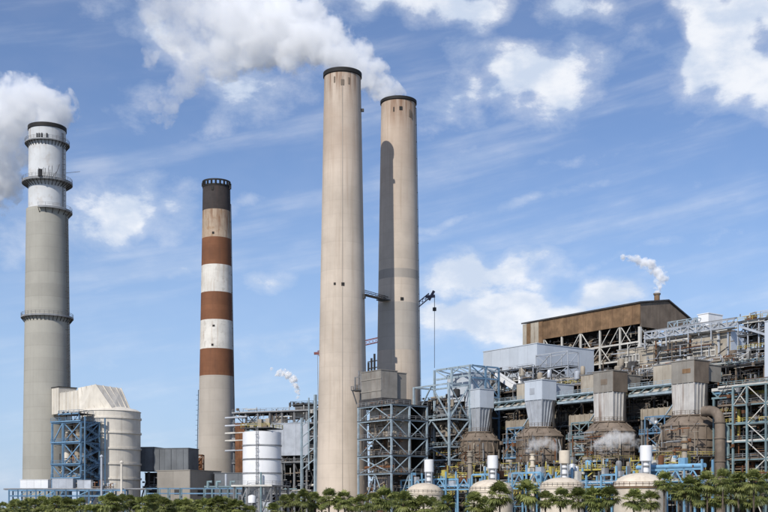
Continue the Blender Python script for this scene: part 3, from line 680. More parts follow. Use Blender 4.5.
# slate duct house on legs
q1 = at(153, 508, 405); sfr = frame_at((q1.x, q1.y, 0), -14)
dh = thing('duct_house', 'slate grey clad duct house raised on dark legs right of the cream tank', 'building', (q1.x, q1.y, 0))
clad(dh, 0, 13.4, 0, 9, ZY(472, 405), ZY(449, 405), 'clad_slate', 4.4, 1, sfr)
clad(dh, -7, -.1, .6, 9, ZY(471, 405), ZY(447.5, 405), 'clad_slate', 3.4, 1, sfr, side=False)
for s_ in (-6.2, -2, 3, 8, 12.8):
    for t_ in (.8, 8): bar('leg', sfr(s_, t_, 0), sfr(s_, t_, ZY(472, 405)), .7, 'steel_dark', dh)
for s_ in (-6.2, 3, 8): bar('brace', sfr(s_, .8, 3), sfr(s_ + 4.2, .8, ZY(473, 405)), .35, 'steel_dark', dh)
clad(dh, -5.5, 2.5, 5, 7.5, 0, ZY(473, 405), 'interior_dark', 4, 1, sfr)  # near-black block added for the shaded void under the house
rb = thing('scaffold_stack', 'rust brown open steel scaffold on the slate roof beside the striped chimney', 'scaffold', at(195, 508, 420) - UP * 4)
q2 = at(189, 508, 422); rfr = frame_at((q2.x, q2.y, 0), 0)
tower(rb, [0, 2.4, 4.8], [0, 4], [0, 16.5, 18.5, 20.5, 23.6], 'rust', .35, .4, .2, rfr, ['x', '/']); blk('hopper', .4, 4.4, .6, 3.8, 14, 22.4, 'rust', rb, rfr)
tpb = thing('switch_house', 'taupe clad low building in front of the striped chimney base', 'building', at(190, 508, 385) - UP * 4)
q3 = at(190, 508, 383); tfr = frame_at((q3.x, q3.y, 0), -28)
clad(tpb, -14, 0, 0, 17.5, 0, ZY(470.5, 383), 'clad_taupe', 7, 1, tfr, side_m='clad_taupe', roof='clad_taupe')
blk('gate', -12.5, -11.3, -.08, 0, 0, 2.4, 'steel_dark', tpb, tfr)
lb = thing('annex_building', 'dark slate low annex between taupe building and white silo', 'building', at(228, 508, 395) - UP * 4)
q4 = at(214, 508, 392); lfr = frame_at((q4.x, q4.y, 0), -4)
clad(lb, 0, 12.5, 0, 12, 0, ZY(473.5, 392), 'clad_slate', 4, 1, lfr)
for x in (2.5, 6, 9.5): blk('louvre', x - .8, x + .8, -.1, -.01, 6, 8, 'steel_dark', lb, lfr)
pr_ = thing('pipe_rack', 'dark teal low pipe rack in front of the annex and taupe building', 'pipe rack', at(225, 508, 372) - UP * 4)
xs = [at(x, 0, 371).x for x in (146, 158, 168, 180, 204, 212, 220, 228, 236, 244)]
for x in xs:
    for yy in (371, 374): bar('post', (x, yy, 0), (x, yy, ZY(488, 371)), .35, 'steel_teal', pr_)
for a, b in zip(xs[:-1], xs[1:]):
    for z in (ZY(488, 371), ZY(493, 371)): bar('beam', (a + .2, 371, z - .2), (b - .2, 371, z - .2), .25, 'steel_blue', pr_, .4)
for k in range(3): MB().tube([(xs[4], 371.6 + k * .8, ZY(487, 371)), (xs[-1], 371.6 + k * .8, ZY(487, 371))], .35, 8).build('pipe', ('steel_teal', 'steel_blue', 'steel_dark')[k], pr_)
for x in (208, 217, 231): MB().tube([at(x, 488, 371.5), at(x, 482, 371.5), at(x + 4, 482, 371.5)], .5, 8).build('pipe', 'steel_teal', pr_)
MB().tube([at(226, 490, 373), at(226, 474, 373)], .4, 8).build('vent', 'galvanised', pr_)

# ================================================================== WHITE SILO
DW = 330.0; cw_ = ((262 - 384) / F * DW, DW); rw = 19.2 / F * DW
z0, z1 = ZY(486, DW - 5), ZY(431.5, DW - 5)
si = thing('silo', 'white round storage silo with hoops standing on a leggy grey platform', 'silo', (cw_[0], cw_[1], 0))
MB().lathe(cw_, [(.05, z0 + .3), (rw, z0 + .3), (rw, z1), (.05, z1 + .9)], 56).build('shell', 'white_paint', si)
for y in (445, 459, 473):
    z = ZY(y, DW - 5); MB().lathe(cw_, [(rw + .003, z - .2), (rw + .16, z - .2), (rw + .16, z + .2), (rw + .003, z + .2)], 56).build('hoop', 'steel_grey', si)
wfr = frame_at((cw_[0], cw_[1], 0), -20)
deck(si, -6.6, 6.2, -6.2, 6.2, z0 - .1, 'concrete_slab', 'steel_grey', wfr, .35, 'fr', .08, 'steel_white')
for s_ in (-6, -2, 2, 5.6):
    for t_ in (-5.6, 0, 5.6): bar('leg', wfr(s_, t_, 0), wfr(s_, t_, z0 - .12), .5, 'steel_grey', si)
for a, b in ((-6, -2), (2, 5.6)): bar('brace', wfr(a, -5.6, 1), wfr(b, -5.6, z0 - .4), .25, 'steel_grey', si)
MB().lathe(cw_, [(.05, 2), (.6, 2), (3.6, z0 - .15), (.05, z0 - .14)], 32).build('outlet_cone', 'galvanised', si)
ladder(si, cw_, lambda z: rw, 262, 1, z1 + 1, 'steel_grey', 5, .3, True, .5)
MB().tube([wfr(2.6, -6.0, 0), wfr(2.6, -6.0, ZY(473, DW))], .28, 8).build('vent_pipe', 'steel_teal', si)
MB().lathe(wfr(.2, -6.8)[:2], [(.05, ZY(503, DW)), (1.1, ZY(503, DW)), (1.1, ZY(497, DW)), (.9, ZY(496, DW)), (.05, ZY(495, DW))], 20).build('dust_filter', 'white_paint', si)
blk('pump_box', -5.2, -2.4, -6.1, -4, 0, 4.6, 'steel_grey', si, wfr); blk('pump_box', 2.9, 5.2, -5.4, -4, 0, 5.6, 'galvanised', si, wfr)
deck(si, -4.5, 4.5, -4.5, 4.5, z1 + 1.0, 'deck_grate', 'rail_yellow', wfr, .2, 'ftrl', .09)
for k in range(7):
    a, b = random.uniform(-3.4, 3.4), random.uniform(-3, 3); blk('filter_unit', a - .6, a + .6, b - .6, b + .6, z1 + 1.2, z1 + 2 + random.random() * 2, random.choice(['duct_beige', 'steel_grey', 'clad_brown', 'galvanised']), si, wfr)

# ================================================================== OLDER UNIT behind the silo
q5 = at(243, 508, 425); ofr = frame_at((q5.x, q5.y, 0), -24)
def OS(px, t=0.0):
    lo, hi = -60, 120
    for _ in range(50):
        m_ = (lo + hi) / 2; p = ofr(m_, t)
        if 384 + F * p.x / p.y < px: lo = m_
        else: hi = m_
    return lo
def OZ(y, px, t=0.0): return ZY(y, ofr(OS(px, t), t).y)
ou = thing('boiler_unit', 'dark open steel boiler unit with grey cladding behind the white silo', 'boiler', (q5.x, q5.y, 0))
S0, S1 = OS(234), OS(332); nb = 8
ssx = [S0 + (S1 - S0) * i / nb for i in range(nb + 1)]
zl = [0, 9, OZ(463, 270), OZ(450, 270), OZ(438, 270), OZ(425, 270), OZ(412, 270)]
tower(ou, ssx, [0, 9], zl, 'steel_grey', .5, .5, .28, ofr, ['/', ' ', 'x', ' ', '\\', 'x', ' ', '/', ' '], bm='steel_dark')
for z in zl[1:]: deck(ou, S0 - .6, S1, -.5, 14, z, 'deck_grate', 'steel_grey', ofr, .3, 'f', .09, 'steel_grey')
clad(ou, OS(262), OS(309), -.9, 3,  OZ(456, 280), OZ(424, 280), 'galvanised', 4.5, 1, ofr, core='steel_grey')
clad(ou, OS(236), OS(246), -.9, 3, 9, OZ(424, 240), 'rust', 2.2, 2, ofr, side=False)
clad(ou, OS(285), OS(306), 3, 8, OZ(418, 290), OZ(411, 290), 'steel_white', 5, 1, ofr)
clad(ou, OS(302), OS(319), 7, 15, OZ(452, 300), OZ(410, 300), 'clad_slate', 4, 1, ofr)
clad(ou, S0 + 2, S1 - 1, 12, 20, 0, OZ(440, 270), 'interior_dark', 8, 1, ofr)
for i in range(26):
    z = random.choice(zl[1:6]) + random.uniform(.5, 3.2); a = random.uniform(S0, S1 - 6); r_ = random.choice([.18, .3, .45, .25])
    b = a + random.uniform(3, 12); t_ = random.uniform(-.2, 2.5)
    MB().tube([ofr(a, t_, z), ofr(b, t_, z), ofr(b, t_, z + random.uniform(-3, 2.5))], r_, 8).build('pipe', random.choice(['galvanised', 'steel_grey', 'duct_beige', 'steel_white', 'steel_dark', 'steel_teal']), ou)
for y in (418, 426, 433.5, 441, 451): MB().tube([ofr(S0 - 3.4, -.6, OZ(y, 234)), ofr(S0 + 6, -.6, OZ(y, 234) + .2)], .38, 8).build('pipe', random.choice(['galvanised', 'steel_white']), ou)
for px_, y0, y1, w in ((303, 505, 418, .8), (316.5, 505, 395, .9), (310, 470, 398, .4)): bar('column', ofr(OS(px_), -.9, OZ(y0, px_)), ofr(OS(px_), -.9, OZ(y1, px_)), w, 'steel_pale', ou)
for i in range(5): bar('brace', ofr(OS(303), -.9, OZ(470 - i * 11, 303)), ofr(OS(316), -.9, OZ(459 - i * 11, 316)), .3, 'steel_pale', ou)
for i in range(14):
    a = random.uniform(S0 + 1, S1 - 5); z = random.choice(zl[1:6]); w_ = random.uniform(1.5, 4)
    blk('equipment_box', a, a + w_, 1, 1 + random.uniform(1, 3), z + .3, z + random.uniform(1.5, 4), random.choice(['clad_brown', 'steel_grey', 'clad_slate', 'duct_beige', 'steel_dark']), ou, ofr)
clad(ou, OS(288), OS(304), 5, 10, OZ(411, 295), OZ(403, 295), 'steel_dark', 3, 1, ofr)
deck(ou, OS(285), OS(308), 4, 11, OZ(404, 295), 'deck_grate', 'steel_dark', ofr, .25, 'ftrl', .1)
for px_ in (290, 294, 298, 303): MB().tube([ofr(OS(px_, 7), 7, OZ(405, 295)), ofr(OS(px_, 7), 7, OZ(399.5 + random.random() * 2, 295))], .4, 8).build('vent', 'steel_dark', ou)

fittings(ou, S0, S1, -.8, 2, 9, zl[-1] + 1.5, 130, 'steel_grey', 1, ofr); fittings(ou, S0, S1, -.8, 2, 6, zl[-1] + 1, 90, 'clad_brown', 2, ofr); fittings(ou, S0, S1, -.8, 2, 9, zl[-1] + 2, 50, 'steel_white', 3, ofr)
fittings(bt, -13, 0, .6, 6, 11, lv[5], 70, 'clad_beige', 4, bfr); fittings(bt, -13, 2, -.3, 6, 11, lv[5] + 3, 80, 'steel_dark', 5, bfr)
for s_ in (2.2, 6.7, 11.2): blk('rib', s_, s_ + .25, -.2, -.02, ZY(471.5, 405), ZY(449.5, 405), 'clad_slate', dh, sfr)
fittings(dh, -6, 12, .5, 5, .5, ZY(472, 405), 60, 'steel_grey', 7, sfr)
blk('door', -9.5, -8.3, -.1, -.01, 0, 2.3, 'steel_dark', tpb, tfr); blk('louvre', -6.5, -3.5, -.1, -.01, 8.5, 10.2, 'steel_dark', tpb, tfr); blk('louvre', .01, .12, 4, 7, 8, 10, 'steel_dark', tpb, tfr);
fittings(si, -6, 6, -6, 3, .5, z0 - .5, 60, 'steel_grey', 9, wfr)

TK = .66

# ================================================================== RUSTY BOILER HOUSE at the back
bh_t = 60.0
sa, sb = S(523, bh_t), S(640, bh_t); ze = ZP(303, sb, bh_t) ; tw = T(690, sb) - bh_t
bh = thing('boiler_house', 'rust brown boiler house with open steel bays under its long roof', 'building', P(sa, bh_t))
zf = ze - 7.2; sc_ = S(543, bh_t)
t0, t1 = bh_t, bh_t + tw; tm = bh_t + tw * .55; zr = ze + 2.4; zk = ze - 3.2
def run(a, b, w):
    n = max(1, round((b - a) / w)); return [(a + (b - a) * i / n, a + (b - a) * (i + 1) / n) for i in range(n)]
for i, (a, b) in enumerate(run(sc_, sb, 3.6)): blk('fascia_panel', a + .04, b - .04, t0, t0 + .3, zf, ze, 'clad_rust', bh)
for i, (a, b) in enumerate(run(sa, sc_, 2.0)): blk('corner_panel', a + .04, b - .04, t0 - .2, t0 + .3, zf - 9, ze - .2, ('clad_beige', 'clad_rust', 'clad_beige', 'clad_beige', 'clad_rust')[i % 5], bh)
# gable end: panels that follow the roof slope
for i, (a, b) in enumerate(run(t0 + .3, t1, 3.0)):
    zz = lambda t: ze + (zr - ze) * (t - t0) / (tm - t0) if t < tm else zr + (zk - zr) * (t - tm) / (t1 - tm)
    mb = MB(); mb.hexa([P(sb - .3, a + .04, zf - 1), P(sb, a + .04, zf - 1), P(sb, b - .04, zf - 1), P(sb - .3, b - .04, zf - 1), P(sb - .3, a + .04, zz(a) - .1), P(sb, a + .04, zz(a) - .1), P(sb, b - .04, zz(b) - .1), P(sb - .3, b - .04, zz(b) - .1)])
    mb.build('gable_panel', 'clad_brown', bh)
mb = MB(); mb.hexa([P(sa - .5, t0 - .5, ze), P(sb + .5, t0 - .5, ze), P(sb + .5, tm, zr), P(sa - .5, tm, zr), P(sa - .5, t0 - .5, ze + .5), P(sb + .5, t0 - .5, ze + .5), P(sb + .5, tm, zr + .5), P(sa - .5, tm, zr + .5)]); mb.build('roof', 'steel_dark', bh)
mb = MB(); mb.hexa([P(sa - .5, tm, zr), P(sb + .5, tm, zr), P(sb + .5, t1 + .5, zk), P(sa - .5, t1 + .5, zk), P(sa - .5, tm, zr + .5), P(sb + .5, tm, zr + .5), P(sb + .5, t1 + .5, zk + .5), P(sa - .5, t1 + .5, zk + .5)]); mb.build('roof', 'steel_dark', bh)
cols = [sc_ + (sb - sc_) * i / 5 for i in range(6)]; bz = [0, 38, 48, zf - 10, zf]
for s_ in cols[:5]: bar('column', P(s_, t0 + .5, 0), P(s_, t0 + .5, zf), .6, 'steel_white', bh)
bar('column', P(sb - .5, t0 + .5, 0), P(sb - .5, t0 + .5, zf - 1), .9, 'steel_white', bh)
for z in (zf - 6.2, zf - 12.2, zf - 18.5):
    for a, b in zip(cols[:-1], cols[1:]): bar('girder', P(a + .4, t0 + .5, z), P(b - .4, t0 + .5, z), .4, 'steel_white', bh, .6)
    blk('floor_slab', sc_, sb - 1, t0 + 1.2, t1 - 1, z - .8, z - .3, 'interior_dark', bh)
for i, (a, b) in enumerate(zip(cols[:-1], cols[1:])):
    m_ = (a + b) / 2
    for k, (zl_, zh_) in enumerate(((zf - 5.7, zf), (zf - 11.7, zf - 6.7))):
        if (i + k) % 2 == 0: bar('brace', P(a + .4, t0 + .45, zh_), P(m_, t0 + .45, zl_), .26, 'steel_white', bh)
        else: bar('brace', P(b - .4, t0 + .45, zh_), P(m_, t0 + .45, zl_), .26, 'steel_white', bh)
        if i > 2: bar('brace', P(a + .4, t0 + .75, zl_), P(m_, t0 + .75, zh_), .22, 'steel_white', bh)
for a, b in run(t0 + .4, t0 + 11, 5): blk('end_wall_panel', sa, sa + .3, a + .05, b - .05, 0, ze - .5, 'clad_brown', bh)
for a, b in run(sa + .4, sb - 1, 7): blk('rear_wall_panel', a + .05, b - .05, t0 + 11, t0 + 11.3, 0, ze - .5, 'interior_dark', bh)
for tt in (t0 + 9, t0 + 18, t1 - .5): bar('column', P(sb - .6, tt, 0), P(sb - .6, tt, zf - 1), .8, 'steel_white', bh)
for z in (zf - 7, zf - 14): bar('girder', P(sb - .6, t0 + 1, z), P(sb - .6, t1 - 1, z), .5, 'steel_white', bh, .8)
bar('brace', P(sb - .6, t0 + 1, zf - 1.5), P(sb - .6, t0 + 9, zf - 7), .4, 'steel_white', bh); bar('brace', P(sb - .6, t0 + 9.5, zf - 7), P(sb - .6, t0 + 18, zf - 1.5), .4, 'steel_white', bh)
for k in range(8):
    a = random.uniform(sc_ + 2, sb - 10); z = random.choice((zf - 6.4, zf - 12.4, zf - 18.5)); MB().tube([P(a, t0 + 3, z + 1), P(a + random.uniform(4, 9), t0 + 3, z + 1), P(a + 9, t0 + 3, z + random.uniform(2, 5))], .6, 8).build('duct', random.choice(['duct_beige', 'clad_brown', 'steel_grey', 'clad_rust']), bh)
for a, b, z0_, z1_, m_ in ((cols[2] + 2, cols[2] + 8, zf - 12, zf - 3, 'clad_brown'), (cols[1] + 2, cols[1] + 5, zf - 12, zf - 8, 'duct_beige'), (cols[3] + 3, cols[3] + 9, zf - 18, zf - 8, 'clad_brown')): blk('hopper', a, b, t0 + 5, t0 + 9, z0_, z1_, m_, bh)
sv = S(655, t0 + 10); vv = thing('roof_vent', 'short rusty vent steaming on the boiler house roof ridge', 'vent', P(sb - 2.5, tm - 3, zr - .4))
MB().tube([P(sb - 2.5, tm - 3, zr - .5), P(sb - 2.5, tm - 3, zr + 2.2)], 1.0, 14).build('pipe', 'clad_rust', vv); MB().tube([P(sb - 2.5, tm - 3, zr + 2.2), P(sb - 2.5, tm - 3, zr + 2.7)], 1.3, 14).build('collar', 'clad_brown', vv)

# ================================================================== WHITE CLAD BUILDING
wt0, wt1 = 25.0, T(594, S(537, 25)); ws0, ws1 = S(483, 25), S(537, 25)
wz1, wz0 = ZP(343.5, ws1, 25), ZP(374, ws1, 25)
wh = thing('clad_building', 'pale blue-white windowless clad building before the rusty boiler house', 'building', P(ws1, wt0))
clad(wh, ws0, ws1, wt0, wt1, wz0, wz1, 'clad_white', 4.2, 1, side_m='clad_white')
for s_ in [ws0 + (ws1 - ws0) * i / 4 for i in range(5)]:
    for t_ in (wt0 + .6, wt1 - .6): bar('column', P(s_ + (.4 if s_ == ws0 else -.4 if s_ == ws1 else 0), t_, 0), P(s_ + (.4 if s_ == ws0 else -.4 if s_ == ws1 else 0), t_, wz0), .7, 'steel_grey', wh)
for z in (wz0 - 5, wz0 - 11): bar('girder', P(ws0 + 1, wt0 + .3, z), P(ws1 - 1, wt0 + .3, z), .5, 'galvanised', wh, .9)
# lattice tower at its right face
lt = thing('lattice_tower', 'galvanised cross-braced lattice tower at the corner of the blue-white building', 'tower', P(ws1 + 4, wt0 - 3))
ls = [S(536, 19), S(551, 19), S(568, 19)]
tower(lt, ls, [19, 24], [0, ZP(392, ls[1], 19), ZP(380, ls[1], 19), ZP(368, ls[1], 19), ZP(353, ls[1], 19)], 'galvanised', .5, .45, .35, front=['x', 'x', 'x', '\\', '/', 'x', 'x', '/'], side=['x', '/'])
for y in (380, 368): deck(lt, ls[0], ls[2], 18.8, 24, ZP(y, ls[1], 19), 'deck_grate', 'steel_grey', th=.25, sides='fr')
blk('duct', ls[0] + 1, ls[1] + 2, 20, 23.5, ZP(379, ls[1], 19), ZP(371, ls[1], 19), 'steel_dark', lt)

def clutter(par, s0, s1, t0_, t1_, z0_, z1_, n, mats, rmin=.15, rmax=.5, rd=random):
    """runs of bent pipe, small vessels and boxes that fill a piece of open plant"""
    for i in range(n):
        k = rd.random(); a = rd.uniform(s0, s1); z = rd.uniform(z0_, z1_); t_ = rd.uniform(t0_, t1_); m_ = rd.choice(mats)
        if k < .45:
            b = min(s1, a + rd.uniform(2, 9)); MB().tube([P(a, t_, z), P(b, t_, z), P(b, t_, max(z0_, min(z1_, z + rd.uniform(-5, 4))))], rd.uniform(rmin, rmax), 8).build('pipe', m_, par)
        elif k < .62: MB().tube([P(a, t_, z), P(a, t_, min(z1_, z + rd.uniform(3, 9)))], rd.uniform(rmin, rmax * 1.2), 8).build('pipe', m_, par)
        elif k < .72:
            r_ = rd.uniform(.6, 1.2); MB().lathe(P(a, t_)[:2], [(.03, z), (r_ * .7, z + .1), (r_, z + .5), (r_, z + 2.6), (r_ * .7, z + 3), (.03, z + 3.1)], 14).build('vessel', m_, par)
        else:
            w_, d_, h_ = rd.uniform(.8, 3), rd.uniform(.8, 2), rd.uniform(.8, 2.6); blk('equipment_box', a, min(s1, a + w_), t_, t_ + d_, z, z + h_, m_, par)
# galvanised galleries below the white building, with a white chute
gg = thing('steel_gallery', 'crowded galvanised steel gallery below the blue-white building', 'gallery', P(S(500, 17), 17))
gs = [S(452, 17), S(470, 17), S(487, 17), S(505, 17), S(522, 17), S(533, 17)]
gz = [0, ZP(418, gs[3], 17), ZP(405, gs[3], 17), ZP(393, gs[3], 17), ZP(382, gs[3], 17), ZP(371, gs[3], 17)]
tower(gg, gs, [17, 22.5], gz, 'galvanised', .4, .4, .24, front=['x', '/', ' ', 'x', '\\', '/', 'x', 'k', ' ', 'x'])
for z in gz[2:]: deck(gg, gs[0], gs[-1], 16.6, 22.6, z, 'deck_grate', 'galvanised', th=.22, sides='f', r=.09)
clutter(gg, gs[0], gs[-1] - 2, 16.8, 20, gz[2], gz[5] - 2.5, 70, ['galvanised', 'galvanised', 'steel_grey', 'steel_white', 'clad_beige', 'white_paint', 'steel_dark'])
clad(gg, S(484, 18.5), S(497, 18.5), 18.6, 21, ZP(388, gs[3], 17), ZP(373, gs[3], 17), 'clad_beige', 2.4, 2)
chute = thing('conveyor_chute', 'bright white sloping chute crossing the galvanised gallery', 'chute', P(S(497, 15), 15, ZP(372, 0, 15)))
a, b = P(S(496, 15), 15.2, ZP(372.5, 0, 15)), P(S(514, 15), 15.2, ZP(387, 0, 15)); bar('chute_body', a, b, 1.6, 'white_paint', chute, 1.9); bar('chute_rim', a + UP * 1.1, b + UP * 1.1, 1.9, 'white_paint', chute, .2)
bar('chute_support', b - UP * 1.0, b - UP * 6, .4, 'galvanised', chute); bar('chute_support', a - UP * 1.1, a - UP * 5, .4, 'galvanised', chute)

# ================================================================== BEIGE CLAD BUILDING at right back
t_ = 30.0; es = [S(620, t_), S(657, t_), S(688, t_), S(733, t_)]
bz1 = ZP(331, es[3], t_)
eb = thing('turbine_house', 'stained beige clad plant building with white louvre windows below its roof walkway', 'building', P(es[3], t_))
clad(eb, es[0], es[1], t_ - 1.5, t_ + 18, 0, ZP(346, es[1], t_), 'clad_beige', 3.4, 3, roof='steel_grey')
clad(eb, es[1] + .1, es[2], t_ + 1.5, t_ + 18, 0, ZP(336, es[2], t_), 'clad_beige', 3.4, 3, roof='steel_grey')
clad(eb, es[2] + .1, es[3], t_ - 1, t_ + 9, 0, bz1, 'clad_beige', 3.4, 3, side_m='clad_white', roof='steel_grey')
def louvre(par, px0, px1, y0, y1, t_w, n, proud=.25):
    a, b = S(px0, t_w), S(px1, t_w); z0_, z1_ = ZP(y1, a, t_w), ZP(y0, a, t_w)
    w = blk('window', a, b, t_w - proud, t_w - .01, z0_, z1_, 'clad_grey', par)
    mb = lambda s0_, s1_, za_, zb2: blk('window_frame', s0_, s1_, t_w - proud - .2, t_w - proud - .01, za_, zb2, 'steel_white', par)
    for i in range(n + 1): mb(a + (b - a) * i / n - .12, a + (b - a) * i / n + .12, z0_, z1_)
    for z in (z0_ - .3, (z0_ + z1_) / 2 - .2, z1_):
        for i in range(n): blk('slat', a + (b - a) * i / n + .13, a + (b - a) * (i + 1) / n - .13, t_w - proud - .2, t_w - proud - .01, z, z + .42, 'steel_white', par)
louvre(eb, 694, 716, 347.5, 358, t_ - 1, 5); louvre(eb, 620.5, 640, 357.5, 369.5, t_ - 1.5, 6)
for px_ in (656, 668, 676, 684, 690, 719, 728): bar('downpipe', P(S(px_, t_ - 1.9), t_ - 1.9, 30), P(S(px_, t_ - 1.9), t_ - 1.9, ZP(335 + random.random() * 6, es[2], t_)), .35, random.choice(['steel_white', 'galvanised', 'clad_brown', 'rust']), eb)
for y in (340, 360.5, 372): bar('girder', P(S(657, t_ - 2.2), t_ - 2.2, ZP(y, es[2], t_)), P(S(690, t_ - 2.2), t_ - 2.2, ZP(y, es[2], t_)), .4, 'steel_white', eb, .5)
deck(eb, es[1], es[3] - 1, t_ - 2.5, t_ - 1.2, ZP(361, es[3], t_), 'deck_grate', 'steel_white', th=.25, sides='f', r=.09, edge='steel_white')
deck(eb, es[1] + 1, es[2] - .6, t_ - .4, t_ + 1.3, ZP(347, es[3], t_), 'deck_grate', 'galvanised', th=.25, sides='f', r=.09)
# roof walkway / pipe bridge climbing along its roof line
rk = thing('roof_pipe_bridge', 'galvanised pipe bridge running along the beige building roof edge', 'pipe rack', P(es[1], t_ - 3, ZP(346, es[1], t_)))
tA = t_ - 2.8; a0, a1 = S(645, tA), S(735, tA); zA, zB = ZP(340, a0, tA), ZP(325, a1, tA)
zA = zB = (zA + zB) / 2
n = 12
for k in range(n):
    u0, u1 = a0 + (a1 - a0) * k / n, a0 + (a1 - a0) * (k + 1) / n
    for zz in (0, 2.0): bar('chord', P(u0 + .15, tA, zA + zz), P(u1 - .15, tA, zA + zz), .3, 'galvanised', rk)
    bar('post', P(u0, tA, zA - (3 if k % 3 == 0 else .15)), P(u0, tA, zA + 2.2), .3, 'galvanised', rk); bar('brace', P(u0 + .15, tA + .05, zA + (.15 if k % 2 else 1.85)), P(u1 - .15, tA + .05, zA + (1.85 if k % 2 else .15)), .22, 'galvanised', rk)
for k, (dz_, r_, m_) in enumerate(((.5, .4, 'galvanised'), (1.2, .3, 'steel_white'), (2.4, .25, 'steel_grey'), (-.5, .35, 'clad_beige'))): MB().tube([P(a0 - 1, tA + .8, zA + dz_), P(a1, tA + .8, zA + dz_)], r_, 8).build('pipe', m_, rk)
wbx = thing('roof_penthouse', 'small white clad penthouse on the beige building roof', 'penthouse', P(S(704, 38), 38, bz1))
u0, u1 = S(703, 38), S(714, 38) ; zz = ZP(312.5, u1, 38)
clad(wbx, u0 - 2, u1 - 2, 38, 45, bz1 + .3, zz, 'white_paint', 3, 1)
for a_ in (38, 41, 44): MB().tube([P(u0 - 4, a_, bz1 + 2), P(u0 - 4, a_, zz - 2), P(u0 - 2.5, a_, zz - 1.2)], .7, 10).build('vent_duct', 'galvanised', wbx)
rt = thing('roof_truss', 'pale blue steel truss gantry on the roof between rusty house and white penthouse', 'truss', P(S(680, 36), 36, 50))
u0, u1 = S(668, 36), S(697, 36); zz = ZP(331, u1, 36)
tower(rt, [u0, u0 + (u1 - u0) / 3, u0 + (u1 - u0) * 2 / 3, u1], [36, 39], [44, zz, zz + 4.2], 'steel_pale', .4, .35, .28, front=['x', '/', 'x'], side=['x'])
MB().tube([P(u0 - 2, 37, zz + 1.5), P(u1, 37, zz + 2.6)], .6, 10).build('pipe', 'galvanised', rt)
MB().tube([P(u0 - 1, 37.6, zz + .4), P(u1 - 2, 37.6, zz + .8)], .5, 10).build('pipe', 'steel_pale', rt)

# ================================================================== FOUR UNITS: dark open boiler structures behind the vessels
US = [0, 28.4, 56.9, 85.3]
UX = US + [-28.4, -56.8]
ORD = ['farthest, beside the pale truss tower', 'second from the pale truss tower', 'third from the pale truss tower', 'nearest, beside the beige elbow duct', 'seen through the pale truss tower', 'glimpsed beside the rear beige chimney base']
for ui, us in enumerate(UX):
    bs_ = thing('boiler_structure', 'dark open multi-floor steel boiler structure, ' + ORD[ui], 'steel structure', P(us, 14), 'open boiler structures behind the round vessels')
    rd = random.Random(40 + ui); s0, s1 = us - 14.1, us + 14.1
    ss = [s0 + .4, s0 + 9.4, s0 + 18.8, s1 - .4]; zz = [0, 9, 16, 23, 30, 37, 43]
    tower(bs_, ss, [14, 22], zz, 'clad_brown', .6, .6, .3, front=[rd.choice(['x', '/', '\\', ' ', ' ', 'k']) for _ in range(18)], bm='steel_dark', brm='steel_dark')
    for j, z in enumerate(zz[1:]): deck(bs_, s0, s1 - .05, 13.4, 27.5, z, 'deck_grate', ['rail_yellow', 'steel_grey', 'steel_teal'][(j + ui) % 3], th=.35, sides='f', r=.1, edge=rd.choice(['steel_dark', 'steel_grey', 'clad_brown']))
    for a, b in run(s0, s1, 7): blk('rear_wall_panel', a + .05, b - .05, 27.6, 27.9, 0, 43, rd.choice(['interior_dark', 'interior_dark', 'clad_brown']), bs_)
    clutter(bs_, s0 + 1, s1 - 4, 14.5, 20, 2, 42, 70, ['clad_brown', 'steel_dark', 'duct_beige', 'steel_grey', 'clad_grey', 'rust', 'clad_rust', 'steel_teal'], .2, .7, rd)
    for k in range(3):
        a = rd.uniform(s0 + 2, s1 - 8); z = zz[rd.randint(1, 4)]; blk('flue_duct', a, a + rd.uniform(4, 8), 15, 19, z + 1.2, z + 5.5, rd.choice(['clad_brown', 'clad_grey', 'duct_beige']), bs_)
    # beige casing over the top floors, between the vessel boxes
    if 0 < ui < 4:
        clad(bs_, s0 - 6.5, s0 + 7.5, 9.5, 13.2, 37.6, 44.6 + ui * .2, 'clad_beige', 3.5, 1, roof='steel_grey')
        blk('flue_duct', s0 - 8.5, s0 + 8.5, 6.5, 9.4, 29.6, 32.6, 'duct_beige', bs_)
        for k in range(9): blk('stiffener', s0 - 8 + k * 2, s0 - 7.75 + k * 2, 6.3, 9.5, 29.4, 32.8, 'duct_beige', bs_)
        for t2 in (6.8, 9.2):
            for s_ in (s0 - 8.2, s0 + 8.2): bar('column', P(s_, t2, 0), P(s_, t2, 29.4), .5, 'steel_grey', bs_)
        for s_ in (s0 - 6.2, s0 + 7.2): bar('column', P(s_, 9.8, 0), P(s_, 9.8, 37.6), .5, 'steel_dark', bs_)
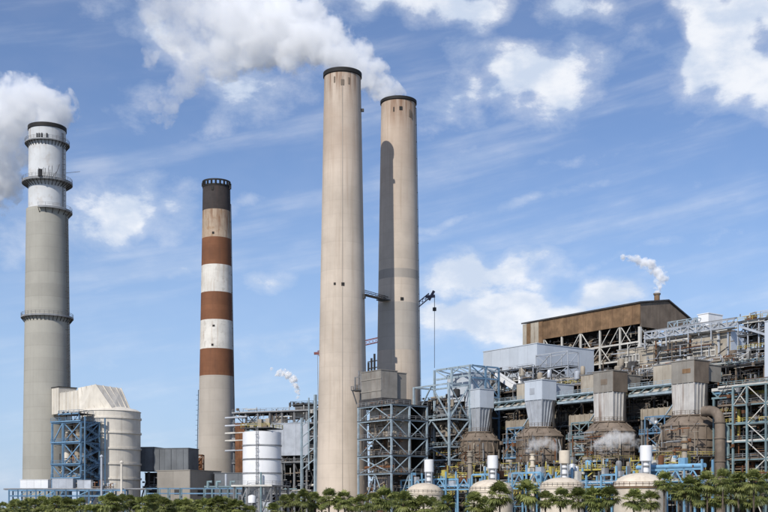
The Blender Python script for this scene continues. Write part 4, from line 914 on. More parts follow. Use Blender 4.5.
# small access towers and pipe bridges in the gaps between vessels
GAPN = ['between the first and second round vessels', 'between the second and third round vessels', 'between the third and fourth round vessels']
for gi in range(3):
    m0 = US[gi] + 14.2; at_ = thing('access_tower', 'pale steel access tower standing ' + GAPN[gi], 'tower', P(m0, 3), 'access towers between the vessels')
    rd = random.Random(70 + gi); mm = ['steel_blue', 'steel_teal', 'steel_blue'][gi]
    tower(at_, [m0 - 3.4, m0 + 3.6], [2.5, 6], [0, 10, 15, 20, 25, 30], mm, .45, .45, .3, front=['x', '/', 'x', '\\', 'x'], side=['/', 'x'])
    for z in (15, 20, 25): deck(at_, m0 - 5, m0 + 5, 1.8, 6.2, z, 'deck_grate', mm, th=.22, sides='frl', r=.1, edge=mm)
    clutter(at_, m0 - 4.4, m0 + 1, 3, 5.5, 11, 28, 12, ['steel_white', 'galvanised', 'clad_brown', 'steel_pale', 'duct_beige'], .15, .4, rd)
    pb_ = thing('pipe_bridge', 'pale pipe bridge with walkway high ' + GAPN[gi], 'pipe rack', P(m0, 2, 34), 'high pipe bridges between the vessels')
    z = 36.4
    for t2 in (3.2, 6.0):
        bar('chord', P(m0 - 10, t2, z), P(m0 + 10, t2, z), .35, 'steel_pale', pb_, .7)
        bar('chord', P(m0 - 10, t2, z + 1.9), P(m0 + 10, t2, z + 1.9), .3, 'steel_teal', pb_, .4)
        for k in range(6): bar('brace', P(m0 - 10 + k * 3.4, t2, z + .3), P(m0 - 10 + k * 3.4 + 2.9, t2, z + 1.75), .22, 'steel_teal', pb_)
        bar('strut', P(m0 + 9, t2, z - .35), P(m0 + 3.5, t2, 30.2), .35, 'steel_pale', pb_)
    for k in range(3): MB().tube([P(m0 - 10, 3.8 + k * .75, z + .7), P(m0 + 10, 3.8 + k * .75, z + .7)], (.3, .4, .25)[k], 8).build('pipe', ('steel_white', 'galvanised', 'steel_white')[k], pb_)
    deck(pb_, m0 - 10, m0 + 10, 3.0, 6.2, z + 2.15, 'deck_grate', 'steel_pale', th=.2, sides='f', r=.09, edge='steel_pale')

# ================================================================== FOUR ROUND VESSELS with hopper towers on top
VN = ['with grey-white box hopper, farthest beside the pale truss tower', 'with grey-white box hopper, nearer of the two pale ones', 'with brown-grey box hopper, half veiled by drifting steam', 'with brown-grey box hopper and stained white funnel, nearest']
BT = [391, 382, 373, 362.5]
for ui, us in enumerate(US):
    c = P(us, 0); white = ui < 2
    ve = thing('round_vessel', 'brown ribbed round vessel ' + VN[ui], 'vessel', c, 'row of round vessels with hoppers')
    R_ = (6.9, 7.3, 7.3, 7.5)[ui]; za, zb_, zc = 17.6, 26.0, 28.6
    MB().lathe(c[:2], [(R_ - .6, za), (R_, za + .3), (R_, zb_), (R_ + .15, zb_ + .05)], 44).build('shell', 'vessel_brown', ve)
    MB().lathe(c[:2], [(2.2, 9.5), (R_ - .7, za), (R_ - .6, za + .02)], 32).build('outlet_cone', 'clad_brown', ve)
    MB().lathe(c[:2], [(R_ + .2, zb_ + .06), (R_ - 1.2, zb_ + 1.2), (4.6, zc), (4.4, zc + .1), (.05, zc + .12)], 44).build('cone_roof', 'vessel_brown', ve)
    MB().lathe(c[:2], [(4.0, zc + .1), (4.9, zc + .1), (4.9, zc + .45), (4.0, zc + .45)], 32, close=True).build('roof_ring', 'clad_brown', ve)
    for z in (za + .4, za + 2.6, za + 4.6, zb_ - .15): MB().lathe(c[:2], [(R_ + .003, z), (R_ + .28, z), (R_ + .28, z + .25), (R_ + .003, z + .25)], 44).build('hoop', 'vessel_brown', ve)
    for k in range(20):
        a = 2 * math.pi * k / 20; u = Vector((math.cos(a), math.sin(a), 0)); bar('rib', c + u * (R_ + .1) + UP * (za + .3), c + u * (R_ + .1) + UP * zb_, .22, 'vessel_brown', ve, .3)
        if k % 2 == 0: bar('rib', c + u * (R_ - .9) + UP * (zb_ + 1.25), c + u * 4.7 + UP * (zc + .15), .22, 'vessel_brown', ve, .3)
    for k in range(10):
        a = 2 * math.pi * (k + .5) / 10; u = Vector((math.cos(a), math.sin(a), 0)); bar('leg', c + u * (R_ - .4), c + u * (R_ - .4) + UP * (za + .2), .55, 'steel_dark' if k % 2 else 'clad_brown', ve)
    mb = MB(); pts_ = [c + Vector((math.cos(2 * math.pi * k / 24), math.sin(2 * math.pi * k / 24), 0)) * 4.7 + UP * (zc + .45) for k in range(25)]; mb.rail(pts_, 1.1, .09, 2); mb.build('handrail', 'clad_brown', ve)
    dk_ = MB().lathe(c[:2], [(R_ + .3, za - .1), (R_ + 1.7, za - .1), (R_ + 1.7, za + .12), (R_ + .3, za + .12)], 44, close=True).build('gallery', 'deck_grate', ve)
    mb = MB(); pts_ = [c + Vector((math.cos(2 * math.pi * k / 30), math.sin(2 * math.pi * k / 30), 0)) * (R_ + 1.6) + UP * (za + .12) for k in range(31)]; mb.rail(pts_, 1.1, .1, 2); mb.build('handrail', 'rail_yellow' if ui != 1 else 'clad_brown', ve)
    for k in range(3):
        a = R(rd.uniform(150, 330)); u = Vector((math.cos(a), math.sin(a), 0)); MB().tube([c + u * (R_ + .7) + UP * 6, c + u * (R_ + .7) + UP * rd.uniform(20, 25), c + u * (R_ - .1) + UP * 25], .28, 8).build('pipe', rd.choice(['duct_beige', 'clad_brown', 'rust', 'steel_grey']), ve)
    # funnel and box on top
    zt_ = ZP(BT[ui], us - 3.7, -3); zm = zt_ - 6.0; bw_, bd_ = 3.9, 3.1
    fm, bxm = ('galvanised', 'clad_white') if white else ('funnel_stained', 'clad_grey')
    bsn = .60 if white else .86
    mb = MB(); lo = [P(us + x * bw_ * bsn, y * bd_ * bsn, zc + .2) for x, y in ((-1, -1), (1, -1), (1, 1), (-1, 1))]; hi = [P(us + x * bw_ * .93, y * bd_ * .93, zm) for x, y in ((-1, -1), (1, -1), (1, 1), (-1, 1))]
    fn = MB().hexa(lo + hi).build('funnel', fm, ve)
    for k in range(5):
        f_ = -1 + 2 * k / 4; bar('stiffener', P(us + f_ * bw_ * bsn, -bd_ * bsn - .1, zc + .4), P(us + f_ * bw_ * .93, -bd_ * .93 - .1, zm), .22, fm, fn, .2)
        if k < 4: bar('stiffener', P(us + bw_ * bsn + .1, f_ * bd_ * bsn, zc + .4), P(us + bw_ * .93 + .1, f_ * bd_ * .93, zm), .22, fm, fn, .2)
    clad(ve, us - bw_, us + bw_, -bd_, bd_, zm + .02, zt_, bxm, 2.6, 1, side_m=bxm if white else 'clad_brown')
    if ui:
        bd = MB(); clad(ve, us - bw_ + 1.0, us + bw_ - 1.2, bd_ + .05, bd_ + (9 if white else 7), zm + .8, zt_ - .7, bxm, 2.6, 1, side_m='clad_white' if white else 'clad_grey')
    bar('side_pipe', P(us + bw_ + .8, 1, zc + .3), P(us + bw_ + .8, 1, zm - .2), .5, 'steel_dark', ve)

# ================================================================== PALE TRUSS TOWER, left of the vessels
tr = thing('truss_tower', 'tall pale blue braced steel truss tower in front of the rear beige chimney', 'tower', P(S(449, -12), -12))
ta = -12.0; sl, sr = S(414, ta), S(449, ta); zt1 = ZP(385, (sl + sr) / 2, ta)
lv = [0, ZP(459, sr, ta), ZP(446, sr, ta), ZP(418, sr, ta), zt1]
tower(tr, [sl, sr], [ta, ta + 9], lv, 'steel_pale', .95, .75, .55, front=[' ', 'k', 'k', 'k'], side=['x', '/', 'x', 'x'])
# upper rear box frame
uz = ZP(364, sr, ta + 4)
for s_ in (sl, sl + 9, sr): bar('column', P(s_, ta + 9, zt1), P(s_, ta + 9, uz), .6, 'steel_pale', tr)
up_s = [sl, sl + (sr - sl) / 3, sl + (sr - sl) * 2 / 3, sr]
for z in (uz - 3.2, uz):
    for a, b in zip(up_s[:-1], up_s[1:]): bar('beam', P(a + .3, ta + 9.6, z), P(b - .3, ta + 9.6, z), .5, 'steel_pale', tr, .6)
for i, (a, b) in enumerate(zip(up_s[:-1], up_s[1:])): bar('brace', P(a + .3, ta + 9.6, uz - (2.9 if i % 2 else .4)), P(b - .3, ta + 9.6, uz - (.4 if i % 2 else 2.9)), .35, 'steel_pale', tr)
sb2, tb2 = sr + 1, [ta + 9.5, ta + 16, ta + 22]
for t2 in tb2[1:]: bar('column', P(sr, t2, 0), P(sr, t2, uz), .55, 'steel_blue', tr)
for z in (uz, uz - 4, uz - 10, uz - 17):
    for a, b in zip(tb2[:-1], tb2[1:]): bar('beam', P(sr, a + .3, z), P(sr, b - .3, z), .4, 'steel_blue', tr, .5)
for a, b in zip(tb2[:-1], tb2[1:]):
    for z in (uz - .3, uz - 4.3, uz - 10.3): bar('brace', P(sr, a + .3, z), P(sr, b - .3, z - (3.4 if z > uz - 2 else 5.6)), .28, 'steel_blue', tr); bar('brace', P(sr - .3, b - .3, z), P(sr - .3, a + .3, z - (3.4 if z > uz - 2 else 5.6)), .28, 'steel_pale', tr)
for k in range(4): bar('rafter', P(up_s[k], ta + 9.8, uz + .2), P(up_s[k], ta + 21.5, uz - 1.5), .4, 'steel_pale', tr)
clad(tr, sl + 3, sr - 2, ta + 12, ta + 20, ZP(400, sr, 0), ZP(372, sr, 0), 'clad_white', 3.6, 1)
for z in (lv[2], lv[3]): deck(tr, sl, sr, ta + .6, ta + 9, z, 'deck_grate', 'steel_pale', th=.25, sides='fr', r=.09)
clutter(tr, sl + 1, sr - 3, ta + 3, ta + 9, 10, zt1 - 3, 26, ['clad_brown', 'steel_dark', 'steel_grey', 'duct_beige', 'interior_dark'], .2, .6, random.Random(5))
for a, b in run(sl, sr, 6): blk('rear_wall_panel', a + .05, b - .05, ta + 21, ta + 21.3, 0, ZP(396, sr, 0), 'interior_dark', tr)

# ================================================================== GREY BOX ON TRUSS FRAME beside the front chimney
tg = -40.0; gl, gr = S(358.5, tg), S(391.5, tg); zg = ZP(404, gr, tg)
gf = thing('braced_steelwork', 'pale steel braced frame carrying a grey box beside the front chimney base', 'frame', P(gr, tg))
lv = [0, ZP(473, gr, tg), ZP(455, gr, tg), ZP(437, gr, tg), ZP(419, gr, tg), zg]
tower(gf, [gl, gr], [tg, tg + 7, tg + 14], lv, 'steel_pale', .75, .55, .36, front=['k', 'x', 'k', 'v', 'k'], side=['/', '\\', 'x', '/', '\\'], bm='steel_pale')
for z in lv[1:]: deck(gf, gl - .4, gr + .4, tg - .3, tg + 14.2, z, 'deck_grate', 'steel_grey', th=.25, sides='fr', r=.08)
for (a, b, z0_, z1_, m_, d0) in ((gl + 1.5, gr - 2, lv[3] + .3, lv[5] - .8, 'clad_beige', 3.2), (gl + 2, gr - 1.5, lv[1] + .3, lv[3] - .6, 'clad_brown', 4.2)):
    clad(gf, a, b, tg + d0, tg + 9, z0_, z1_, m_, 3.6, 1)
    for k in range(3): blk('stiffener', a, b, tg + d0 - .15, tg + d0 - .01, z0_ + 1 + k * 2.4, z0_ + 1.3 + k * 2.4, 'clad_brown', gf)
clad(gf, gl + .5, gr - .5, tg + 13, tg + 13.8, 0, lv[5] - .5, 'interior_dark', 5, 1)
MB().tube([P(gl + 1, tg + 2, lv[1] + 2), P(gr - 1, tg + 2, lv[1] + 2)], .5, 8).build('pipe', 'rust', gf)
clutter(gf, gl + 1, gr - 3, tg + .8, tg + 3.5, 3, zg - 3, 22, ['clad_brown', 'steel_grey', 'duct_beige', 'steel_dark', 'rust'], .15, .4, random.Random(6))
gb = thing('duct_box', 'grey clad duct box between the chimneys on top of the pale frame', 'duct', P(gr, tg + 3, zg))
b0, b1 = S(366, tg + 4), S(386, tg + 4)
clad(gb, b0, b1, tg + 2, tg + 8.5, ZP(398, b1, tg + 4), ZP(370.5, b1, tg + 4), 'clad_grey', 5, 1, side_m='clad_grey')
clad(gb, b0 + 1, b1 - 1, tg + 8.7, tg + 13, ZP(400, b1, tg + 4), ZP(371.5, b1, tg + 4), 'clad_taupe', 5, 1)
blk('sill', b0 - .5, b1 + 1, tg + 1.6, tg + 13.4, zg + .3, ZP(398, b1, tg + 4) - .02, 'steel_dark', gb)
for px_, y0, y1 in ((368.5, 370, 358), (371.5, 370, 354), (374.5, 370, 350)): bar('vent_pipe', P(S(px_, tg + 8), tg + 8, ZP(y0, b1, tg + 8)), P(S(px_, tg + 8), tg + 8, ZP(y1, b1, tg + 8)), .5, 'steel_dark', gb)
for y in (364, 357): bar('vent_beam', P(S(367, tg + 8), tg + 8.4, ZP(y, b1, tg + 8)), P(S(376, tg + 8), tg + 8.4, ZP(y, b1, tg + 8)), .3, 'steel_dark', gb)
# hoist platform clinging to the front chimney
hp = thing('hoist_platform', 'small dark hoist platform on the flank of the front beige chimney', 'platform', at(356, 385, 371))
q6 = at(352, 391, 371); hfr = frame_at((q6.x, q6.y, 0), -20)
deck(hp, 0, 3.6, -1, 3.4, q6.z, 'deck_grate', 'steel_grey', hfr, .3, 'frl', .1)
for s_, h_ in ((.9, 4.5), (2.2, 6.5), (3.0, 6)): bar('mast', hfr(s_, .5, q6.z + .3), hfr(s_, .5, q6.z + h_), .35, 'steel_grey', hp)
bar('mast_beam', hfr(.9, .5, q6.z + 4.4), hfr(3.0, .5, q6.z + 4.4), .3, 'steel_grey', hp); blk('winch', .3, 1.5, .9, 2.2, q6.z + .3, q6.z + 2, 'clad_brown', hp, hfr)
for s_ in (.4, 3.2): bar('strut', hfr(s_, -.6, q6.z), hfr(s_, 3.2, q6.z - 4), .3, 'steel_grey', hp)
bar('strut', hfr(1.8, 3.2, q6.z - 10), hfr(1.8, 3.2, q6.z), .5, 'steel_grey', hp)

# ================================================================== RIGHT END FRAME
ef = thing('end_frame', 'tall teal steel braced frame with many floors at the picture edge', 'frame', P(S(745, -2), -2))
t2 = -2.0; fs_ = [S(733, t2), S(747, t2), S(766, t2), S(784, t2)]
lv = [0] + [ZP(y, fs_[1], t2) for y in (477, 459, 441, 423, 404, 385)]
tower(ef, fs_, [t2, t2 + 7, t2 + 14], lv, 'steel_teal', .7, .5, .3, front=[' ', '\\', 'x', ' ', '/', '\\', ' ', '\\', '/', ' ', '\\', 'x', ' ', '/', '\\', 'x', '\\', '/'], side=['x', '/'], brm='steel_white')
for j, z in enumerate(lv[1:]): deck(ef, fs_[0] - 5, fs_[3], t2 + .5, t2 + 14, z, 'deck_grate', ['rail_yellow', 'steel_grey', 'steel_teal'][j % 3], th=.3, sides='f', r=.1, edge=['steel_teal', 'clad_brown', 'steel_white'][j % 3])
clutter(ef, fs_[0] - 4, fs_[3] - 3, t2 + 2, t2 + 10, 3, lv[-1] - 1, 110, ['rail_yellow', 'clad_rust', 'rust', 'steel_grey', 'duct_beige', 'clad_brown', 'steel_dark', 'steel_teal'], .2, .6, random.Random(9))
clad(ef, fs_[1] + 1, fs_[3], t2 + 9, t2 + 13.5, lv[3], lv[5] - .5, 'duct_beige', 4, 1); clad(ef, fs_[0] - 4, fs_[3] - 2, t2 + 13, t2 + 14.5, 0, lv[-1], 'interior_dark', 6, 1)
MB().lathe(P(fs_[0] - 2.5, t2 + 1)[:2], [(.05, 0), (.7, 0), (.7, lv[4]), (.05, lv[4] + .3)], 14).build('vessel', 'steel_teal', ef)
uf = thing('upper_frame', 'galvanised lattice frame above the teal frame, beside beige wall end', 'frame', P(S(745, 18), 18))
t2 = 18.0; us_ = [S(738, t2), S(748, t2), S(759, t2), S(771, t2), S(784, t2)]
lv = [0] + [ZP(y, us_[1], t2) for y in (395, 382, 365, 350, 335, 321)]
tower(uf, us_, [t2, t2 + 6], lv, 'galvanised', .5, .4, .28, front=[' '] * 4 + ['x', '/', ' ', 'x', '/', 'x', '\\', ' ', 'x', ' ', '/', 'x'], side=['x', '/'], bm='steel_grey')
for j, z in enumerate(lv[2:]): deck(uf, us_[0], us_[-1], t2 - .3, t2 + 6, z, 'deck_grate', ['rail_yellow', 'steel_grey'][j % 2], th=.25, sides='f', r=.09)
clutter(uf, us_[0], us_[-1] - 2, t2 + 1, t2 + 5, lv[1], lv[-1] + 1, 80, ['steel_grey', 'steel_dark', 'galvanised', 'rust', 'duct_beige', 'steel_white'], .15, .45, random.Random(10))
clad(uf, us_[0] + 1, us_[-1], t2 + 6.5, t2 + 12, 0, lv[3], 'clad_brown', 4, 1)
bar('conveyor', P(us_[1] - 2, t2 - .8, lv[-2] + 2.5), P(us_[3], t2 - .8, lv[-3] + 3), .4, 'galvanised', uf, .6)
wt_ = thing('white_stack_casing', 'white clad casing cut off by the picture edge above the frame', 'casing', P(S(766, 12), 12))
u0 = S(764.5, 12); clad(wt_, u0, u0 + 6, 12, 16, 0, ZP(322, u0, 12), 'clad_white', 3, 2, left=True)
# crossing teal bridge right of the last vessel
pb2 = thing('pipe_bridge', 'teal pipe bridge joining the nearest vessel to the teal end frame', 'pipe rack', P(98, 0, 30))
z = ZP(389, S(725, -1), -1); s0, s1 = S(712, -1), S(742, -1)
for t2 in (-1, 2.5):
    bar('chord', P(s0, t2, z), P(s1, t2, z), .4, 'steel_white', pb2, .8); bar('chord', P(s0, t2, z - 2.2), P(s1, t2, z - 2.2), .35, 'steel_teal', pb2, .5)
    for k in range(5): bar('brace', P(s0 + k * (s1 - s0) / 5, t2, z - (2 if k % 2 else .4)), P(s0 + (k + 1) * (s1 - s0) / 5, t2, z - (.4 if k % 2 else 2)), .28, 'steel_teal', pb2)
for k in range(3): MB().tube([P(s0, -.4 + k * .9, z - .9), P(s1, -.4 + k * .9, z - .9)], .4, 8).build('pipe', ('steel_bright_blue', 'steel_pale', 'steel_blue')[k], pb2)
bar('column', P(s0 + .6, -1, 0), P(s0 + .6, -1, z - 2.4), .5, 'steel_teal', pb2)
# beige elbow duct
el_ = thing('elbow_duct', 'stained beige elbow duct rising beside the nearest round vessel', 'duct', P(S(720, -4), -4))
se = S(720, -4); ze_ = ZP(407, se, -4); pt = [P(se, -4, 0), P(se, -4, ze_ - 4)] + [P(se - 3.2 * (1 - math.cos(a)), -4 + 0.0, ze_ - 4 + 3.2 * math.sin(a)) for a in [math.pi / 2 * k / 5 for k in range(1, 6)]] + [P(se - 5.2, -4, ze_ - .8)]
MB().tube(pt, 1.35, 18).build('duct_tube', 'vessel_brown', el_)
for z in (10, 16, 22, ze_ - 4.2): MB().lathe(P(se, -4)[:2], [(1.36, z), (1.56, z), (1.56, z + .3), (1.36, z + .3)], 18).build('flange', 'clad_brown', el_)

# ================================================================== FRONT: domed tanks, vents, blue racks, galleries
TT = -43.0; ts_ = [S(p, TT) for p in (424.5, 491, 562, 640)]
TN = ['farthest, below the pale truss frame', 'second from the front beige chimney', 'third from the front beige chimney', 'nearest, with a rusty red band']
for i, s_ in enumerate(ts_):
    c = P(s_, TT); Y = c.y; rr = (18, 21.5, 21.5, 26)[i] / F * Y; ytop, yb = ((483, 493), (479.5, 490.5), (477.5, 486.5), (473, 486))[i]
    dt = thing('domed_tank', 'cream domed storage tank behind the palms, ' + TN[i], 'tank', c, 'domed cream tanks')
    z0_, z1_ = ZY(yb, Y - rr), ZY(ytop, Y)
    MB().lathe(c[:2], [(rr, 0), (rr, z0_)], 48).build('shell', 'dome_cream', dt)
    MB().lathe(c[:2], [(rr + .15, z0_)] + [(rr * math.cos(a) + .02, z0_ + (z1_ - z0_) * math.sin(a)) for a in [math.pi / 2 * k / 8 for k in range(1, 9)]], 48).build('dome', 'dome_cream', dt)
    MB().lathe(c[:2], [(rr + .003, z0_ - .5), (rr + .22, z0_ - .5), (rr + .22, z0_ - .1), (rr + .003, z0_ - .1)], 48).build('hoop', 'clad_rust' if i == 3 else 'dome_cream', dt)
    pts_ = [c + Vector((math.cos(2 * math.pi * k / 26), math.sin(2 * math.pi * k / 26), 0)) * (rr + .1) + UP * z0_ for k in range(27)]; MB().rail(pts_, 1.0, .07, 2).build('handrail', 'rust' if i == 3 else 'duct_beige', dt)
    # white vent on the rear of the dome
    px_, w_, y0, y1 = ((429, 9.6, 460, 472), (492.7, 10.8, 456, 468.5), (564.5, 11, 451, 463.5), (646, 12, 446, 461))[i]
    tv = -36.5; sv_ = S(px_, tv); c2 = P(sv_, tv); rv = w_ / 2 / F * c2.y; zz0, zz1 = ZY(y1, c2.y), ZY(y0, c2.y)
    vt = thing('vent_vessel', 'upright white vent cylinder above the cream domed tank ' + TN[i].split(',')[0], 'vessel', c2, 'white vent cylinders')
    MB().lathe(c2[:2], [(.05, zz0 - .6), (rv * .5, zz0 - .5), (rv, zz0), (rv, zz1), (rv * .9, zz1 + .1), (rv * .9, zz1 - 1.0), (.05, zz1 - 1.0)], 28).build('shell', 'white_paint' if i != 2 else 'dome_cream', vt)
    MB().tube([P(sv_, tv, 0), P(sv_, tv, zz0 - .4)], rv * .55, 14).build('riser_pipe', 'white_paint', vt)
    for k in range(2): MB().lathe(c2[:2], [(rv * .56, zz0 - 1.4 - k * 1.6), (rv * .75, zz0 - 1.4 - k * 1.6), (rv * .75, zz0 - 1.1 - k * 1.6), (rv * .56, zz0 - 1.1 - k * 1.6)], 20).build('flange', 'steel_grey', vt)
    for k in range(4):
        a = math.pi / 2 * k + .6; u = Vector((math.cos(a), math.sin(a), 0)) * (rv * .9); bar('leg', P(sv_, tv) + u, P(sv_, tv) + u + UP * zz0, .22, 'galvanised', vt)
# bright blue pipe rack along the tanks
tb = -33.0
RN = ['left of the second domed tank', 'between second and third domed tanks', 'between third and nearest domed tanks', 'right of the nearest white vent']
segs = [(401, 470), (472, 556), (558, 632), (634, 702)]
for i, (p0, p1) in enumerate(segs):
    bl = thing('blue_pipe_rack', 'bright blue steel pipe rack ' + RN[i], 'pipe rack', P(S(p0, tb), tb), 'bright blue racks above the tanks')
    s0, s1 = S(p0, tb), S(p1, tb); n = max(3, round((s1 - s0) / 5.5)); rd = random.Random(90 + i)
    cols_ = [s0 + (s1 - s0) * k / n for k in range(n + 1)]; z0_, z1_ = 9.4, (12.6, 13.6, 12.4, 13.2)[i]
    for k, s_ in enumerate(cols_):
        for t2 in (tb, tb + 4): bar('column', P(s_, t2, 0), P(s_, t2, z1_ + (2.2 if k % 3 == 1 else 0)), .4, 'steel_bright_blue', bl)
    for a, b in zip(cols_[:-1], cols_[1:]):
        for t2 in (tb, tb + 4):
            bar('beam', P(a + .25, t2, z0_), P(b - .25, t2, z0_), .35, 'steel_bright_blue', bl, .42)
            if rd.random() < .55: bar('beam', P(a + .25, t2, z1_), P(b - .25, t2, z1_), .4, 'steel_bright_blue', bl, .5)
        if rd.random() < .45: bar('brace', P(a + .25, tb, z0_ + .3), P((a + b) / 2, tb, z1_ - .2), .26, 'steel_bright_blue', bl); bar('brace', P(b - .25, tb, z0_ + .3), P((a + b) / 2, tb, z1_ - .2), .26, 'steel_bright_blue', bl)
    blk('deck', s0, s1, tb + .2, tb + 3.8, z0_ + .35, z0_ + .5, 'deck_grate', bl); MB().rail([P(s0, tb + .1, z0_ + .5), P(s1, tb + .1, z0_ + .5)], r=.1).build('handrail', ('steel_bright_blue', 'rail_yellow')[i % 2], bl)
    for k in range(4): MB().tube([P(s0, tb + .7 + k * .8, z0_ + .9 + .2 * (k % 2)), P(s1, tb + .7 + k * .8, z0_ + .9 + .2 * (k % 2))], (.25, .4, .2, .3)[k], 8).build('pipe', ('steel_bright_blue', 'galvanised', 'duct_beige', 'steel_white')[k], bl)
    if i == 3: MB().tube([P(s0, tb + 1.2, z1_ + .8), P(s1, tb + 1.2, z1_ + .8)], .55, 10).build('pipe', 'steel_bright_blue', bl)
    clutter(bl, s0, s1 - 3, tb + .5, tb + 3.5, z0_ + .6, z1_ + 1, 14, ['steel_bright_blue', 'steel_white', 'rail_yellow', 'galvanised', 'steel_grey', 'rust'], .12, .3, rd)
# yellow-railed galleries in front of the vessels
YN = ['below the farthest round vessel', 'below the second round vessel', 'below the third round vessel', 'below the nearest round vessel']
for ui, us in enumerate(US):
    yg = thing('yellow_gallery', 'yellow-railed steel gallery ' + YN[ui], 'gallery', P(us, -16), 'yellow-railed galleries')
    rd = random.Random(120 + ui); s0, s1 = us - 11, us + 13; zz = [0, 8.5, 13.6 + (.8 if ui == 2 else 0)]
    tower(yg, [s0, s0 + 8, s0 + 16, s1], [-17, -11], zz, 'steel_pale' if ui % 2 else 'steel_blue', .5, .5, .3, front=['x', ' ', '/'], bm='steel_dark')
    deck(yg, s0 - .4, s1 + .4, -17.4, -10.6, zz[2], 'deck_grate', 'rail_yellow', th=.3, sides='frl', r=.13, edge='rail_yellow'); deck(yg, s0 - .4, s1 + .4, -17.4, -10.6, zz[1], 'deck_grate', 'rail_yellow', th=.3, sides='f', r=.13)
    stair(yg, P(s0 + 2, -18.2, zz[1]), P(s0 + 9, -18.2, zz[2]), 1.1, 'rail_yellow'); stair(yg, P(s0 + 11, -18.2, 1), P(s0 + 19, -18.2, zz[1]), 1.1, 'rail_yellow')
    clutter(yg, s0, s1 - 2, -16.5, -11.5, zz[1] + .4, zz[2] + 2.2, 26, ['rail_yellow', 'clad_brown', 'duct_beige', 'steel_grey', 'rust', 'steel_bright_blue', 'steel_white'], .15, .45, rd)
    clutter(yg, s0, s1 - 2, -15.5, -11.5, .5, zz[1] - 1, 10, ['clad_brown', 'steel_grey', 'steel_dark', 'duct_beige'], .2, .6, rd)
# beige riser posts standing in front of vessels
for i, (px_, y0, w_, m_, lab) in enumerate(((532.5, 455, 4.2, 'dome_cream', 'short cream riser pipe before the second round vessel'), (684.5, 437, 5.5, 'duct_beige', 'cream riser pipe with rusty collars before the nearest round vessel'), (470, 452, 5, 'duct_beige', 'short capped beige riser before the farthest round vessel'))):
    sp = S(px_, -19.5); c = P(sp, -19.5); r_ = w_ / 2 / F * c.y; z1_ = ZY(y0, c.y)
    o = thing('riser', lab, 'pipe', c); MB().tube([c, c + UP * z1_], r_, 16).build('pipe', m_, o); MB().lathe(c[:2], [(r_, z1_), (r_ + .25, z1_), (r_ + .25, z1_ + .3), (.05, z1_ + .35)], 16).build('cap', m_, o)
    for k in range(2): MB().lathe(c[:2], [(r_ + .003, z1_ - 1.5 - 2 * k), (r_ + .3, z1_ - 1.5 - 2 * k), (r_ + .3, z1_ - 1 - 2 * k), (r_ + .003, z1_ - 1 - 2 * k)], 16).build('collar', 'clad_rust' if i == 1 else m_, o)

# ================================================================== CRANES
def lattice_boom(name, par, a, b, w, m, n=10, r=.16):
    a, b = Vector(a), Vector(b); d = (b - a).normalized(); x = d.cross(Vector((0, 1, 0))).normalized() * w / 2; y = d.cross(x).normalized() * w / 2; mb = MB()
    cn = [x + y, x - y, -x - y, -x + y]
    for c in cn: mb.beam(a + c, b + c, r)
    for i in range(n):
        for j in range(4):
            p, q = a.lerp(b, i / n), a.lerp(b, (i + 1) / n); mb.beam(p + cn[j], q + cn[(j + 1) % 4], r * .7)
    return mb.build(name, m, par)
FINE.add('boom')
YC = 440.0
k1 = thing('crane', 'dark purple lattice crane boom reaching out from behind the rear chimney', 'crane', at(385, 508, YC) - UP * 4)
lattice_boom('boom', k1, at(388, 330, YC), at(430, 295, YC), 1.5, 'crane_purple', 14, .22); lattice_boom('boom', k1, at(385, 508, YC) - UP * 4, at(388, 330, YC), 2.0, 'crane_purple', 24, .3)
bar('boom_head', at(426, 297, YC), at(435, 296, YC), 1.0, 'crane_purple', k1); bar('boom_head', at(429, 300, YC), at(434, 291, YC), 1.0, 'crane_purple', k1)
bar('hoist_rope', at(434.5, 296, YC), at(434.5, 308, YC), .16, 'steel_dark', k1); bar('hook_block', at(434.5, 311, YC), at(434.5, 307.5, YC), 1.0, 'steel_dark', k1); bar('hoist_rope', at(434.5, 311, YC), at(434.5, 368, YC), .14, 'steel_grey', k1)
k2 = thing('crane', 'red lattice crane jib poking out either side of the front chimney', 'crane', at(345, 508, YC) - UP * 4)
lattice_boom('boom', k2, at(318, 353.5, YC), at(378, 340, YC), 1.7, 'crane_red', 18, .18); lattice_boom('boom', k2, at(345, 508, YC) - UP * 4, at(345, 347, YC), 2.2, 'crane_red', 22, .3)
bar('jib_tip', at(314, 353.5, YC), at(319.5, 353.3, YC), .9, 'crane_red', k2); bar('pendant_rope', at(317.5, 355, YC), at(318, 400, YC), .12, 'steel_grey', k2)

# ================================================================== SMALL STEAM
pv_ = P(sb - 2.5, tm - 3, zr + 2.6); Yv = pv_.y; ox = 384 + F * pv_.x / Yv; oy = HZ - F * (pv_.z - EYE) / Yv
plume('steam_wisp', 'wispy white steam rising from the vent on the rusty boiler house roof', [(at(ox + a, oy + b, Yv + c), r_ * Yv / F) for a, b, r_, c in ((0, 0, 3.0, 0), (1, -5, 4, 0), (3, -11, 5.5, 1), (5, -17, 6, 1), (1, -22, 6.5, 2), (-6, -28, 6.5, 2), (-12, -31, 6, 3), (-19, -33, 5.5, 3), (-27, -35, 5, 4), (-33, -37, 4, 4))], 1.0, .3, .5, 2.4, .6)
plume('steam_wisp', 'little white steam puff above the dark unit behind the white silo', [(at(x, y, 415), r_ * 415 / F) for x, y, r_ in ((297, 397, 2.2), (297.5, 392, 3.0), (296, 386, 3.8), (293, 380, 4.4), (288, 375, 4.6), (283, 373, 4), (278, 374, 3), (272, 370, 2.4))], 1.6, .45, .4, 2.4, .6)
Yw = P(US[2] + 3, -20).y
